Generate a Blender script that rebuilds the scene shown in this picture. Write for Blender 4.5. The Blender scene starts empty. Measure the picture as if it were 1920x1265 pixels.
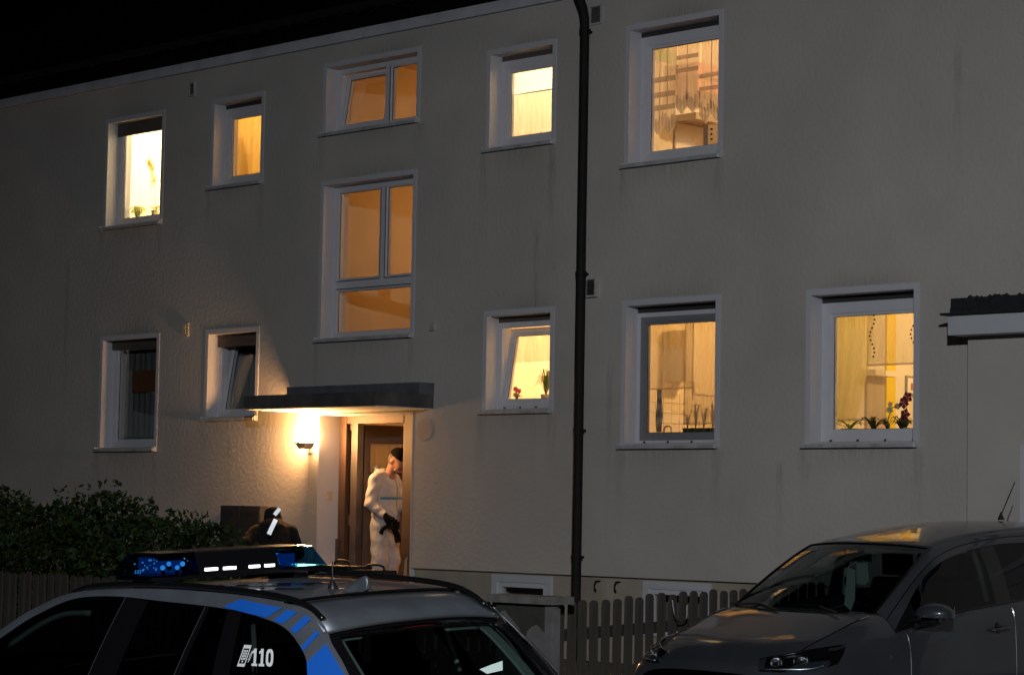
import bpy, bmesh, math, random
import numpy as np
from mathutils import Vector, Matrix, noise
random.seed(7); np.random.seed(7)
PI = math.pi
scene = bpy.context.scene
COL = scene.collection
# ------------------------------------------------------------------ camera, sky, moon, exposure
cam = bpy.data.cameras.new('camera'); camo = bpy.data.objects.new('camera', cam); COL.objects.link(camo)
cam.sensor_width = 36.0; cam.lens = 84.375; cam.clip_start = 0.1; cam.clip_end = 2000
camo.matrix_world = Matrix(((0.7025, 0.0391, 0.7106, 0.0), (0.7115, -0.0637, -0.6998, -17.27),
                            (0.0179, 0.9972, -0.0725, 1.78), (0, 0, 0, 1)))
scene.camera = camo
world = bpy.data.worlds.new('World'); scene.world = world; world.use_nodes = True
wn = world.node_tree.nodes; wl = world.node_tree.links
bg = wn['Background']; sky = wn.new('ShaderNodeTexSky'); sky.sky_type = 'NISHITA'; sky.sun_disc = False
sky.sun_elevation = math.radians(-5.0); sky.sun_rotation = math.radians(150)
wl.new(sky.outputs[0], bg.inputs[0]); bg.inputs[1].default_value = 0.035
sun = bpy.data.lights.new('sun', 'SUN'); suno = bpy.data.objects.new('sun', sun); COL.objects.link(suno)
sun.energy = 0.02; sun.angle = math.radians(12); sun.color = (0.8, 0.88, 1.0)
suno.rotation_euler = (math.radians(52), 0, math.radians(20))
scene.view_settings.view_transform = 'Standard'; scene.view_settings.look = 'None'
scene.view_settings.exposure = 0.0; scene.view_settings.gamma = 1.0
scene.cycles.use_denoising = True
scene.cycles.max_bounces = 8; scene.cycles.diffuse_bounces = 4; scene.cycles.glossy_bounces = 4
scene.cycles.transparent_max_bounces = 16; scene.cycles.transmission_bounces = 6
scene.cycles.sample_clamp_indirect = 6.0
scene.cycles.caustics_reflective = False; scene.cycles.caustics_refractive = False

# ------------------------------------------------------------------ materials
def nd(t, typ, **kw):
    n = t.nodes.new(typ)
    for k, v in kw.items(): setattr(n, k, v)
    return n
def rgb(c): return (c[0], c[1], c[2], 1)
def mat(name, col, rough=0.6, metal=0.0, coat=0.0, var=0.0, vscale=4.0, bump=0.0, bscale=40.0, bdist=0.01,
        streak=0.0, spec=0.5, emit=None, es=0.0, vstretch=(1, 1, 1), dirt=None, dirt_amt=0.0, dirt_scale=1.0):
    m = bpy.data.materials.new(name); m.use_nodes = True; t = m.node_tree
    b = t.nodes['Principled BSDF']
    b.inputs['Base Color'].default_value = rgb(col); b.inputs['Roughness'].default_value = rough
    b.inputs['Metallic'].default_value = metal; b.inputs['Coat Weight'].default_value = coat
    b.inputs['Coat Roughness'].default_value = 0.05; b.inputs['Specular IOR Level'].default_value = spec
    if emit: b.inputs['Emission Color'].default_value = rgb(emit); b.inputs['Emission Strength'].default_value = es
    tc = nd(t, 'ShaderNodeTexCoord'); cur = None
    if var > 0:
        mp = nd(t, 'ShaderNodeMapping'); mp.inputs['Scale'].default_value = vstretch
        t.links.new(tc.outputs['Object'], mp.inputs[0])
        n = nd(t, 'ShaderNodeTexNoise'); n.inputs['Scale'].default_value = vscale; n.inputs['Detail'].default_value = 5
        t.links.new(mp.outputs[0], n.inputs['Vector'])
        r = nd(t, 'ShaderNodeMapRange'); r.inputs[1].default_value = 0.3; r.inputs[2].default_value = 0.7
        t.links.new(n.outputs['Fac'], r.inputs[0])
        mx = nd(t, 'ShaderNodeMix', data_type='RGBA')
        mx.inputs[6].default_value = rgb([max(0, c * (1 - var)) for c in col])
        mx.inputs[7].default_value = rgb([min(1, c * (1 + var)) for c in col])
        t.links.new(r.outputs[0], mx.inputs[0]); cur = mx.outputs[2]
    if dirt:
        n = nd(t, 'ShaderNodeTexNoise'); n.inputs['Scale'].default_value = dirt_scale; n.inputs['Detail'].default_value = 7
        mp = nd(t, 'ShaderNodeMapping'); mp.inputs['Scale'].default_value = (4, 4, 0.35) if streak else (1, 1, 1)
        t.links.new(tc.outputs['Object'], mp.inputs[0]); t.links.new(mp.outputs[0], n.inputs['Vector'])
        r = nd(t, 'ShaderNodeMapRange'); r.inputs[1].default_value = 0.45; r.inputs[2].default_value = 0.75
        r.inputs[4].default_value = dirt_amt
        t.links.new(n.outputs['Fac'], r.inputs[0])
        mx = nd(t, 'ShaderNodeMix', data_type='RGBA'); mx.inputs[6].default_value = rgb(col); mx.inputs[7].default_value = rgb(dirt)
        if cur: t.links.new(cur, mx.inputs[6])
        t.links.new(r.outputs[0], mx.inputs[0]); cur = mx.outputs[2]
    if cur: t.links.new(cur, b.inputs['Base Color'])
    if bump > 0:
        n = nd(t, 'ShaderNodeTexNoise'); n.inputs['Scale'].default_value = bscale; n.inputs['Detail'].default_value = 4
        t.links.new(tc.outputs['Object'], n.inputs['Vector'])
        bp = nd(t, 'ShaderNodeBump'); bp.inputs['Strength'].default_value = bump; bp.inputs['Distance'].default_value = bdist
        t.links.new(n.outputs['Fac'], bp.inputs['Height']); t.links.new(bp.outputs[0], b.inputs['Normal'])
    return m
def glass(name, tint=(0.93, 0.95, 0.94), refl=1.0, rough=0.02):
    m = bpy.data.materials.new(name); m.use_nodes = True; t = m.node_tree; t.nodes.clear()
    o = nd(t, 'ShaderNodeOutputMaterial'); tr = nd(t, 'ShaderNodeBsdfTransparent'); tr.inputs[0].default_value = rgb(tint)
    g = nd(t, 'ShaderNodeBsdfGlossy'); g.inputs['Roughness'].default_value = rough; g.inputs[0].default_value = (refl, refl, refl, 1)
    # Schlick reflectance, the same from both faces of a pane
    ge = nd(t, 'ShaderNodeNewGeometry'); dt = nd(t, 'ShaderNodeVectorMath', operation='DOT_PRODUCT')
    t.links.new(ge.outputs['Normal'], dt.inputs[0]); t.links.new(ge.outputs['Incoming'], dt.inputs[1])
    ab = nd(t, 'ShaderNodeMath', operation='ABSOLUTE'); t.links.new(dt.outputs['Value'], ab.inputs[0])
    om = nd(t, 'ShaderNodeMath', operation='SUBTRACT'); om.inputs[0].default_value = 1.0; t.links.new(ab.outputs[0], om.inputs[1])
    pw = nd(t, 'ShaderNodeMath', operation='POWER'); pw.inputs[1].default_value = 5.0; t.links.new(om.outputs[0], pw.inputs[0])
    f = nd(t, 'ShaderNodeMath', operation='MULTIPLY_ADD'); f.inputs[1].default_value = 0.95; f.inputs[2].default_value = 0.045; t.links.new(pw.outputs[0], f.inputs[0])
    mx = nd(t, 'ShaderNodeMixShader'); t.links.new(f.outputs[0], mx.inputs[0])
    t.links.new(tr.outputs[0], mx.inputs[1]); t.links.new(g.outputs[0], mx.inputs[2]); t.links.new(mx.outputs[0], o.inputs[0])
    return m
def sheer(name, col, opac=0.6, trans=0.55, bands=None):
    m = bpy.data.materials.new(name); m.use_nodes = True; t = m.node_tree; t.nodes.clear()
    o = nd(t, 'ShaderNodeOutputMaterial'); tr = nd(t, 'ShaderNodeBsdfTransparent')
    d = nd(t, 'ShaderNodeBsdfDiffuse'); d.inputs[0].default_value = rgb(col)
    l = nd(t, 'ShaderNodeBsdfTranslucent'); l.inputs[0].default_value = rgb(col)
    a = nd(t, 'ShaderNodeMixShader'); a.inputs[0].default_value = trans
    t.links.new(d.outputs[0], a.inputs[1]); t.links.new(l.outputs[0], a.inputs[2])
    b = nd(t, 'ShaderNodeMixShader'); b.inputs[0].default_value = opac
    t.links.new(tr.outputs[0], b.inputs[1]); t.links.new(a.outputs[0], b.inputs[2]); t.links.new(b.outputs[0], o.inputs[0])
    tc = nd(t, 'ShaderNodeTexCoord'); n = nd(t, 'ShaderNodeTexNoise'); n.inputs['Scale'].default_value = 9
    mp = nd(t, 'ShaderNodeMapping'); mp.inputs['Scale'].default_value = (3, 3, 0.4)
    t.links.new(tc.outputs['Object'], mp.inputs[0]); t.links.new(mp.outputs[0], n.inputs['Vector'])
    r = nd(t, 'ShaderNodeMapRange'); r.inputs[3].default_value = opac * 0.85; r.inputs[4].default_value = min(1, opac * 1.15)
    t.links.new(n.outputs['Fac'], r.inputs[0]); t.links.new(r.outputs[0], b.inputs[0])
    return m
def emis(name, col, s):
    m = bpy.data.materials.new(name); m.use_nodes = True; t = m.node_tree; t.nodes.clear()
    o = nd(t, 'ShaderNodeOutputMaterial'); e = nd(t, 'ShaderNodeEmission'); e.inputs[0].default_value = rgb(col); e.inputs[1].default_value = s
    t.links.new(e.outputs[0], o.inputs[0]); return m

MAT = {
 'render': mat('facade_render', (0.475, 0.457, 0.433), 0.9, var=0.09, vscale=0.55, bump=0.27, bscale=21, bdist=0.02, dirt=(0.36, 0.35, 0.335), dirt_amt=0.35, dirt_scale=1.3, spec=0.2),
 'plinth': mat('plinth_render', (0.40, 0.355, 0.29), 0.9, var=0.1, vscale=3, bump=0.4, bscale=60, bdist=0.01, dirt=(0.2, 0.18, 0.15), dirt_amt=0.5, streak=1, spec=0.2),
 'white': mat('white_paint', (0.56, 0.575, 0.63), 0.5, var=0.05, vscale=6, dirt=(0.42, 0.42, 0.43), dirt_amt=0.35, dirt_scale=6),
 'upvc': mat('white_plastic_frame', (0.60, 0.615, 0.665), 0.35, var=0.03, vscale=8),
 'greyframe': mat('grey_frame', (0.20, 0.215, 0.235), 0.45, var=0.06),
 'sill': mat('sill_sheet', (0.60, 0.61, 0.64), 0.4, metal=0.3, var=0.12, vscale=9, dirt=(0.25, 0.24, 0.22), dirt_amt=0.6, dirt_scale=8),
 'slot': mat('shutter_slat_brown', (0.10, 0.085, 0.075), 0.6, var=0.1),
 'darkslot': mat('shutter_slot_dark', (0.035, 0.034, 0.035), 0.7),
 'screw': mat('screw', (0.05, 0.05, 0.05), 0.5, metal=0.8),
 'glass': glass('window_glass'),
 'eave': mat('eave_board_paint', (0.50, 0.52, 0.58), 0.6, var=0.08, vscale=3, dirt=(0.33, 0.33, 0.34), dirt_amt=0.5, dirt_scale=5),
 'tile': mat('roof_tile', (0.005, 0.005, 0.005), 0.95, var=0.3, vscale=3, spec=0.03),
 'black': mat('black_metal', (0.010, 0.010, 0.011), 0.75, var=0.2, vscale=6, spec=0.25),
 'blackpl': mat('black_plastic', (0.012, 0.012, 0.013), 0.4),
 'conc': mat('weathered_concrete', (0.085, 0.08, 0.08), 0.9, var=0.25, vscale=6, dirt=(0.025, 0.021, 0.02), dirt_amt=0.8, dirt_scale=2.2, bump=0.3, bscale=70, bdist=0.006),
 'flash': mat('slate_flashing', (0.10, 0.11, 0.125), 0.6, var=0.2, vscale=6),
 'soffit': mat('canopy_soffit_paint', (0.75, 0.72, 0.66), 0.8, var=0.06, vscale=5),
 'doorbrown': mat('brown_door_paint', (0.065, 0.036, 0.022), 0.6, var=0.12, vscale=3, vstretch=(6, 6, 0.4)),
 'doordark': mat('dark_door_profile', (0.06, 0.05, 0.046), 0.5, var=0.1),
 'darkglass': glass('dark_side_glass', (0.25, 0.25, 0.25)),
 'ribglass': sheer('ribbed_door_glass', (0.95, 0.8, 0.42), 0.85, 0.75),
 'inter': mat('beige_plastic', (0.55, 0.48, 0.33), 0.5),
 'ventm': mat('vent_grille', (0.12, 0.115, 0.11), 0.6, var=0.2, vscale=20),
 'ventf': mat('vent_frame', (0.42, 0.42, 0.42), 0.6, var=0.15, vscale=20),
 'patch': mat('round_patch_render', (0.40, 0.34, 0.31), 0.9, bump=0.3, bscale=60),
 'lampshade': emis('lit_lamp_glass', (1.0, 0.49, 0.17), 520.0),
 'lampbase': mat('lamp_holder_metal', (0.5, 0.40, 0.30), 0.6),
 'wood': mat('weathered_picket_wood', (0.054, 0.046, 0.039), 0.85, var=0.35, vscale=5, vstretch=(3, 3, 0.35), bump=0.4, bscale=50, bdist=0.004, dirt=(0.035, 0.038, 0.028), dirt_amt=0.7, dirt_scale=3),
 'rail': mat('dark_fence_rail', (0.02, 0.019, 0.018), 0.9, var=0.3, vscale=6),
 'pillar': mat('flaking_pillar_render', (0.15, 0.15, 0.15), 0.95, var=0.2, vscale=7, bump=0.5, bscale=50, bdist=0.008, dirt=(0.05, 0.05, 0.045), dirt_amt=0.5, dirt_scale=4),
 'moss': mat('mossy_dark_coating', (0.04, 0.042, 0.033), 0.95, var=0.3, vscale=9, bump=0.5, bscale=60, bdist=0.006),
 'cap': mat('stone_cap', (0.16, 0.155, 0.15), 0.9, var=0.25, vscale=12, bump=0.4, bscale=60, bdist=0.006),
 'leaf': mat('hedge_leaf', (0.017, 0.034, 0.007), 0.6, var=0.6, vscale=3, spec=0.15),
 'stem': mat('hedge_stem', (0.06, 0.045, 0.03), 0.9),
 'asphalt': mat('asphalt', (0.05, 0.05, 0.05), 0.9, var=0.2, vscale=8, bump=0.4, bscale=120, bdist=0.004),
 'paving': mat('concrete_paving', (0.20, 0.195, 0.185), 0.9, var=0.15, vscale=3),
 'grass': mat('lawn', (0.04, 0.06, 0.02), 0.95, var=0.4, vscale=8),
 'earth': mat('earth', (0.05, 0.045, 0.04), 0.95, var=0.3, vscale=1),
 'mailbox': mat('dark_mailbox_metal', (0.055, 0.055, 0.06), 0.5, metal=0.3, var=0.1),
 'bluepaint': mat('blue_reflective_foil', (0.012, 0.13, 0.62), 0.4, coat=0.3),
 'silver': mat('silver_car_paint', (0.165, 0.188, 0.225), 0.42, metal=0.5, coat=0.35, var=0.12, vscale=5, dirt=(0.10, 0.10, 0.10), dirt_amt=0.35, dirt_scale=6),
 'corsa': mat('graphite_car_paint', (0.050, 0.056, 0.068), 0.42, metal=0.35, coat=0.9, var=0.1, vscale=4),
 'carblack': mat('gloss_black_trim', (0.006, 0.006, 0.007), 0.25, coat=0.3),
 'carglass': glass('car_glass', (0.34, 0.40, 0.385)),
 'carglassd': glass('car_glass_dark', (0.20, 0.235, 0.23)),
 'interior': mat('car_interior', (0.006, 0.0065, 0.007), 0.95, spec=0.1),
 'intlight': mat('car_pillar_lining', (0.17, 0.215, 0.205), 0.8),
 'tyre': mat('tyre_rubber', (0.02, 0.02, 0.02), 0.9),
 'rim': mat('alloy_rim', (0.4, 0.4, 0.42), 0.35, metal=0.9),
 'chrome': mat('chrome', (0.75, 0.76, 0.78), 0.12, metal=1.0),
 'retro': mat('retroreflective_tape', (0.9, 0.93, 0.97), 0.42, metal=1.0),
 'bluelens': glass('blue_lens', (0.13, 0.38, 0.62), 0.8, 0.05),
 'led': mat('led_reflector', (0.75, 0.9, 1.0), 0.34, metal=1.0),
 'bluemod': mat('blue_lamp_module', (0.05, 0.20, 0.55), 0.5),
 'seal': mat('window_rubber', (0.05, 0.055, 0.055), 0.5),
 'lining': mat('pale_lining', (0.42, 0.50, 0.48), 0.8),
 'red': mat('red_lamp_plastic', (0.12, 0.006, 0.006), 0.3),
 'sticker': mat('white_sticker', (0.85, 0.87, 0.9), 0.6),
 'glintpanel': emis('glint_panel_glow', (0.9, 0.97, 1.0), 1.6),  # glow standing in for a reflection in the police car's rear glass
 'headglass': glass('headlamp_cover', (0.8, 0.82, 0.85)),
 'coverall': mat('white_coverall_fabric', (0.40, 0.395, 0.40), 0.8, var=0.06, vscale=14, bump=0.6, bscale=17, bdist=0.03),
 'bluetape': mat('blue_seam_tape', (0.03, 0.16, 0.33), 0.6),
 'skin': mat('skin', (0.30, 0.14, 0.09), 0.6),
 'hair': mat('short_hair', (0.06, 0.045, 0.035), 0.8),
 'blackcloth': mat('black_cloth', (0.004, 0.004, 0.0045), 0.95, spec=0.08),
 'darkcloth': mat('dark_jacket_cloth', (0.006, 0.005, 0.005), 0.95, var=0.2, vscale=8),
 'case': mat('black_equipment_case', (0.014, 0.013, 0.013), 0.55),
 'slatwood': mat('orange_wood', (0.42, 0.22, 0.09), 0.6),
 'steel': mat('steel_wire', (0.6, 0.62, 0.64), 0.3, metal=1.0),
 'gfascia': mat('garage_fascia', (0.50, 0.52, 0.57), 0.6, var=0.06, vscale=4),
 'groof': mat('roofing_felt', (0.016, 0.017, 0.02), 0.9, var=0.3, vscale=20, bump=0.8, bscale=90, bdist=0.02),
 'gwall': mat('garage_render', (0.46, 0.43, 0.40), 0.9, var=0.06, vscale=1.5, bump=0.3, bscale=60, bdist=0.01),
}

# ------------------------------------------------------------------ helpers
WM = {}
def tag(o, label=None, cat=None, group=None, kind=None):
    if label: o['label'] = label
    if cat: o['category'] = cat
    if group: o['group'] = group
    if kind: o['kind'] = kind
    return o
def empty(name, loc=(0, 0, 0), rot=(0, 0, 0), parent=None, label=None, cat=None, group=None, kind=None):
    o = bpy.data.objects.new(name, None); COL.objects.link(o); o.empty_display_size = 0.2
    m = Matrix.Translation(loc) @ Matrix(((1, 0, 0, 0), (0, 1, 0, 0), (0, 0, 1, 0), (0, 0, 0, 1)))
    from mathutils import Euler
    o.location = loc; o.rotation_euler = rot
    m = Matrix.Translation(loc) @ Euler(rot).to_matrix().to_4x4()
    if parent is not None:
        o.parent = parent; o.matrix_parent_inverse = WM[parent.name].inverted()
    WM[o.name] = m
    return tag(o, label, cat, group, kind)
def cr(p0, p1, p2, p3, t):
    return 0.5 * ((2 * p1) + (-p0 + p2) * t + (2 * p0 - 5 * p1 + 4 * p2 - p3) * t * t + (-p0 + 3 * p1 - 3 * p2 + p3) * t ** 3)
def spline(pts, n):
    P = np.array(pts, float); out = []
    for i in range(len(P) - 1):
        a = P[i - 1] if i > 0 else 2 * P[i] - P[i + 1]
        d = P[i + 2] if i + 2 < len(P) else 2 * P[i + 1] - P[i]
        for k in range(n): out.append(cr(a, P[i], P[i + 1], d, k / n))
    out.append(P[-1]); return np.array(out)
def surf(ctrl, nu, nv):
    rows = np.array([spline(r, nv) for r in ctrl]); return np.array([spline(rows[:, j], nu) for j in range(rows.shape[1])]).transpose(1, 0, 2)
class MB:
    def __init__(s): s.v = []; s.f = []; s.m = []; s.mats = []
    def add(s, vs, fs, mi=0):
        o = len(s.v); s.v += [tuple(float(c) for c in p) for p in vs]
        for f in fs: s.f.append(tuple(i + o for i in f)); s.m.append(mi)
        return s
    def box(s, x0, x1, y0, y1, z0, z1, mi=0):
        return s.add([(x0, y0, z0), (x1, y0, z0), (x1, y1, z0), (x0, y1, z0), (x0, y0, z1), (x1, y0, z1), (x1, y1, z1), (x0, y1, z1)],
              [(0, 3, 2, 1), (4, 5, 6, 7), (0, 1, 5, 4), (1, 2, 6, 5), (2, 3, 7, 6), (3, 0, 4, 7)], mi)
    def prism(s, poly, d0, d1, axis='y', mi=0):
        def P(a, b, d): return {'y': (a, d, b), 'x': (d, a, b), 'z': (a, b, d)}[axis]
        n = len(poly); vs = [P(a, b, d0) for a, b in poly] + [P(a, b, d1) for a, b in poly]
        return s.add(vs, [tuple(range(n)), tuple(range(2 * n - 1, n - 1, -1))] + [(i, (i + 1) % n, n + (i + 1) % n, n + i) for i in range(n)], mi)
    def tube(s, pts, r, n=8, mi=0, cap=True):
        P = [Vector(p) for p in pts]; R = r if isinstance(r, (list, tuple)) else [r] * len(P); vs = []; fs = []; up = None
        for i, p in enumerate(P):
            d = (P[min(i + 1, len(P) - 1)] - P[max(i - 1, 0)]).normalized()
            if up is None:
                up = Vector((0, 0, 1)) if abs(d.z) < 0.9 else Vector((1, 0, 0))
            a = d.cross(up).normalized(); b = a.cross(d).normalized(); up = b
            for k in range(n):
                t = 2 * PI * k / n; vs.append(p + (a * math.cos(t) + b * math.sin(t)) * R[i])
        for i in range(len(P) - 1):
            for k in range(n): fs.append((i * n + k, i * n + (k + 1) % n, (i + 1) * n + (k + 1) % n, (i + 1) * n + k))
        if cap: fs += [tuple(range(n - 1, -1, -1)), tuple(range((len(P) - 1) * n, len(P) * n))]
        return s.add(vs, fs, mi)
    def grid(s, G, mi=0):
        G = np.asarray(G); a, b = G.shape[:2]
        return s.add(G.reshape(-1, 3), [(i * b + j, i * b + j + 1, (i + 1) * b + j + 1, (i + 1) * b + j) for i in range(a - 1) for j in range(b - 1)], mi)
    def lathe(s, prof, c=(0, 0, 0), n=16, axis='z', mi=0):
        vs = []
        for r, h in prof:
            for k in range(n):
                t = 2 * PI * k / n; a, b = r * math.cos(t), r * math.sin(t)
                vs.append({'z': (c[0] + a, c[1] + b, c[2] + h), 'y': (c[0] + a, c[1] + h, c[2] + b), 'x': (c[0] + h, c[1] + a, c[2] + b)}[axis])
        m = len(prof)
        return s.add(vs, [(i * n + k, i * n + (k + 1) % n, (i + 1) * n + (k + 1) % n, (i + 1) * n + k) for i in range(m - 1) for k in range(n)], mi)
    def ring(s, x0, x1, z0, z1, w, y0, y1, wb=None, wt=None, mi=0):
        wb = w if wb is None else wb; wt = w if wt is None else wt
        s.box(x0, x0 + w, y0, y1, z0, z1, mi); s.box(x1 - w, x1, y0, y1, z0, z1, mi)
        s.box(x0 + w, x1 - w, y0, y1, z0, z0 + wb, mi); return s.box(x0 + w, x1 - w, y0, y1, z1 - wt, z1, mi)
    def mesh(s, name, mats, smooth=False):
        me = bpy.data.meshes.new(name); me.from_pydata(s.v, [], s.f)
        for m in (mats if isinstance(mats, (list, tuple)) else [mats]): me.materials.append(MAT[m] if isinstance(m, str) else m)
        me.polygons.foreach_set('material_index', s.m)
        if smooth: me.polygons.foreach_set('use_smooth', [True] * len(s.f))
        bm = bmesh.new(); bm.from_mesh(me)
        if smooth: bmesh.ops.remove_doubles(bm, verts=bm.verts, dist=1e-5)
        bmesh.ops.recalc_face_normals(bm, faces=bm.faces); bm.to_mesh(me); bm.free(); me.update(); return me
    def build(s, name, m, parent=None, smooth=False, local=False, loc=None, rot=None, angle=None, thick=0.0):
        o = bpy.data.objects.new(name, s.mesh(name, m, smooth)); COL.objects.link(o); place(o, parent, local, loc, rot)
        if thick:
            md = o.modifiers.new('thickness', 'SOLIDIFY'); md.thickness = thick; md.offset = -1
        if smooth and angle:
            o.data.set_sharp_from_angle(angle=math.radians(angle))
        return o
def place(o, parent=None, local=False, loc=None, rot=None):
    if loc is not None: o.location = loc
    if rot is not None: o.rotation_euler = rot
    if parent is not None:
        o.parent = parent
        if not local: o.matrix_parent_inverse = WM[parent.name].inverted()
    return o
def share(src, name, parent=None, local=False, loc=None, rot=None, scale=None):
    o = bpy.data.objects.new(name, src.data); COL.objects.link(o); place(o, parent, local, loc, rot)
    if scale: o.scale = scale
    return o
def light(name, loc, col, power, parent=None, r=0.08, typ='POINT'):
    l = bpy.data.lights.new(name, typ); l.energy = power; l.color = col; l.shadow_soft_size = r
    o = bpy.data.objects.new(name, l); COL.objects.link(o); place(o, parent, False, loc); return o

# ---- implicit surfaces (bodies): smooth union of tapered capsules and ellipsoids, meshed with surface nets
def cap_(P, a, b, ra, rb):
    a = np.array(a, float); b = np.array(b, float); ab = b - a
    t = np.clip(((P - a) @ ab) / max(ab @ ab, 1e-9), 0, 1)
    return np.linalg.norm(P - a - t[..., None] * ab, axis=-1) - (ra + (rb - ra) * t)
def ell_(P, c, r, rot=None):
    Q = P - np.array(c, float)
    if rot is not None: Q = Q @ np.array(rot.to_3x3())
    r = np.array(r, float); k = np.linalg.norm(Q / r, axis=-1); return (k - 1) * r.min()
def smin(a, b, k):
    h = np.clip(0.5 + 0.5 * (b - a) / k, 0, 1); return b * (1 - h) + a * h - k * h * (1 - h)
def wrinkle(P, s, seed=0.0):
    x, y, z = P[..., 0] * s + seed, P[..., 1] * s, P[..., 2] * s
    return (np.sin(x * 1.7 + 2 * np.sin(y * 1.3 + z * .9)) * np.sin(z * 2.1 + 1.5 * np.sin(x * 1.1)) + .5 * np.sin(z * 3.7 + x * 2.3 + np.sin(y * 3)))
def nets(fn, lo, hi, h):
    lo = np.array(lo, float); n = np.ceil((np.array(hi) - lo) / h).astype(int) + 1
    I = np.stack(np.meshgrid(*[np.arange(k) for k in n], indexing='ij'), -1)
    D = fn(lo + I * h); S = D < 0
    c = np.zeros(tuple(n - 1), int); acc = np.zeros(tuple(n - 1) + (3,)); cnt = np.zeros(tuple(n - 1))
    def sl(A, o): return A[o[0]:A.shape[0] - 1 + o[0], o[1]:A.shape[1] - 1 + o[1], o[2]:A.shape[2] - 1 + o[2]]
    cor = [(i, j, k) for i in (0, 1) for j in (0, 1) for k in (0, 1)]
    for a in cor:
        for ax in range(3):
            if a[ax]: continue
            b = list(a); b[ax] = 1; da, db = sl(D, a), sl(D, b); x = (da < 0) != (db < 0)
            t = np.where(x, da / np.where(da == db, 1, da - db), 0)
            p = np.zeros(acc.shape) + np.array(a, float); p[..., ax] += t
            acc += np.where(x[..., None], p, 0); cnt += x
    idx = -np.ones(tuple(n - 1), int); act = cnt > 0; idx[act] = np.arange(act.sum())
    base = np.stack(np.nonzero(act), -1); V = lo + (base + acc[act] / cnt[act][:, None]) * h; F = []
    for ax in range(3):
        u, v = [(1, 2), (2, 0), (0, 1)][ax]
        sa = [slice(0, -1)] * 3; sb = [slice(0, -1)] * 3; sb[ax] = slice(1, None); sa[ax] = slice(0, -1)
        full = [slice(None)] * 3
        A = S[tuple(slice(0, -1) if k == ax else slice(None) for k in range(3))]; B = S[tuple(slice(1, None) if k == ax else slice(None) for k in range(3))]
        for e in np.argwhere(A != B):
            if e[u] < 1 or e[v] < 1 or e[u] >= n[u] - 1 or e[v] >= n[v] - 1: continue
            q = []
            for du, dv in ((-1, -1), (0, -1), (0, 0), (-1, 0)):
                k = e.copy(); k[u] += du; k[v] += dv; q.append(idx[tuple(k)])
            if A[tuple(e)]: q = q[::1]
            else: q = q[::-1]
            if min(q) >= 0: F.append(tuple(int(i) for i in q))
    m = MB(); m.add(V, F); return m

# ------------------------------------------------------------------ ground
m = MB(); m.box(-400, 400, -400, 400, -0.62, -0.42)
tag(m.build('ground', 'earth'), kind='structure')
m = MB(); m.box(-200, 200, -19.6, -8.55, -0.40, -0.10)
tag(m.build('road', 'asphalt'), kind='structure')
m = MB(); m.box(-200, 200, -8.54, -5.25, -0.38, 0.02); m.box(-200, 200, -23, -19.61, -0.38, 0.02)
tag(m.build('pavement', 'paving'), kind='structure')
m = MB(); m.add([(-60, -5.24, -.38), (-12.3, -5.24, -.38), (-12.3, -.0, -.38), (-60, .0, -.38), (-60, -5.24, 0.16), (-12.3, -5.24, 0.16), (-12.3, 0, .34), (-60, 0, .34)],
      [(0, 3, 2, 1), (4, 5, 6, 7), (0, 1, 5, 4), (1, 2, 6, 5), (2, 3, 7, 6), (3, 0, 4, 7)])
tag(m.build('lawn', 'grass'), kind='structure')
m = MB(); m.add([(-12.29, -5.24, -.38), (-6, -5.24, -.38), (-6, .0, -.38), (-12.29, .0, -.38), (-12.29, -5.24, 0.06), (-6, -5.24, 0.06), (-6, 0, .345), (-12.29, 0, .345)],
      [(0, 3, 2, 1), (4, 5, 6, 7), (0, 1, 5, 4), (1, 2, 6, 5), (2, 3, 7, 6), (3, 0, 4, 7)])
tag(m.build('driveway', 'paving'), kind='structure')

# ------------------------------------------------------------------ apartment building
bld = empty('apartment_building', (-19.5, 0, 0.3), label='long two storey cream rendered apartment house with lit windows and porch', cat='building')
E0 = 1.78
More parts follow.
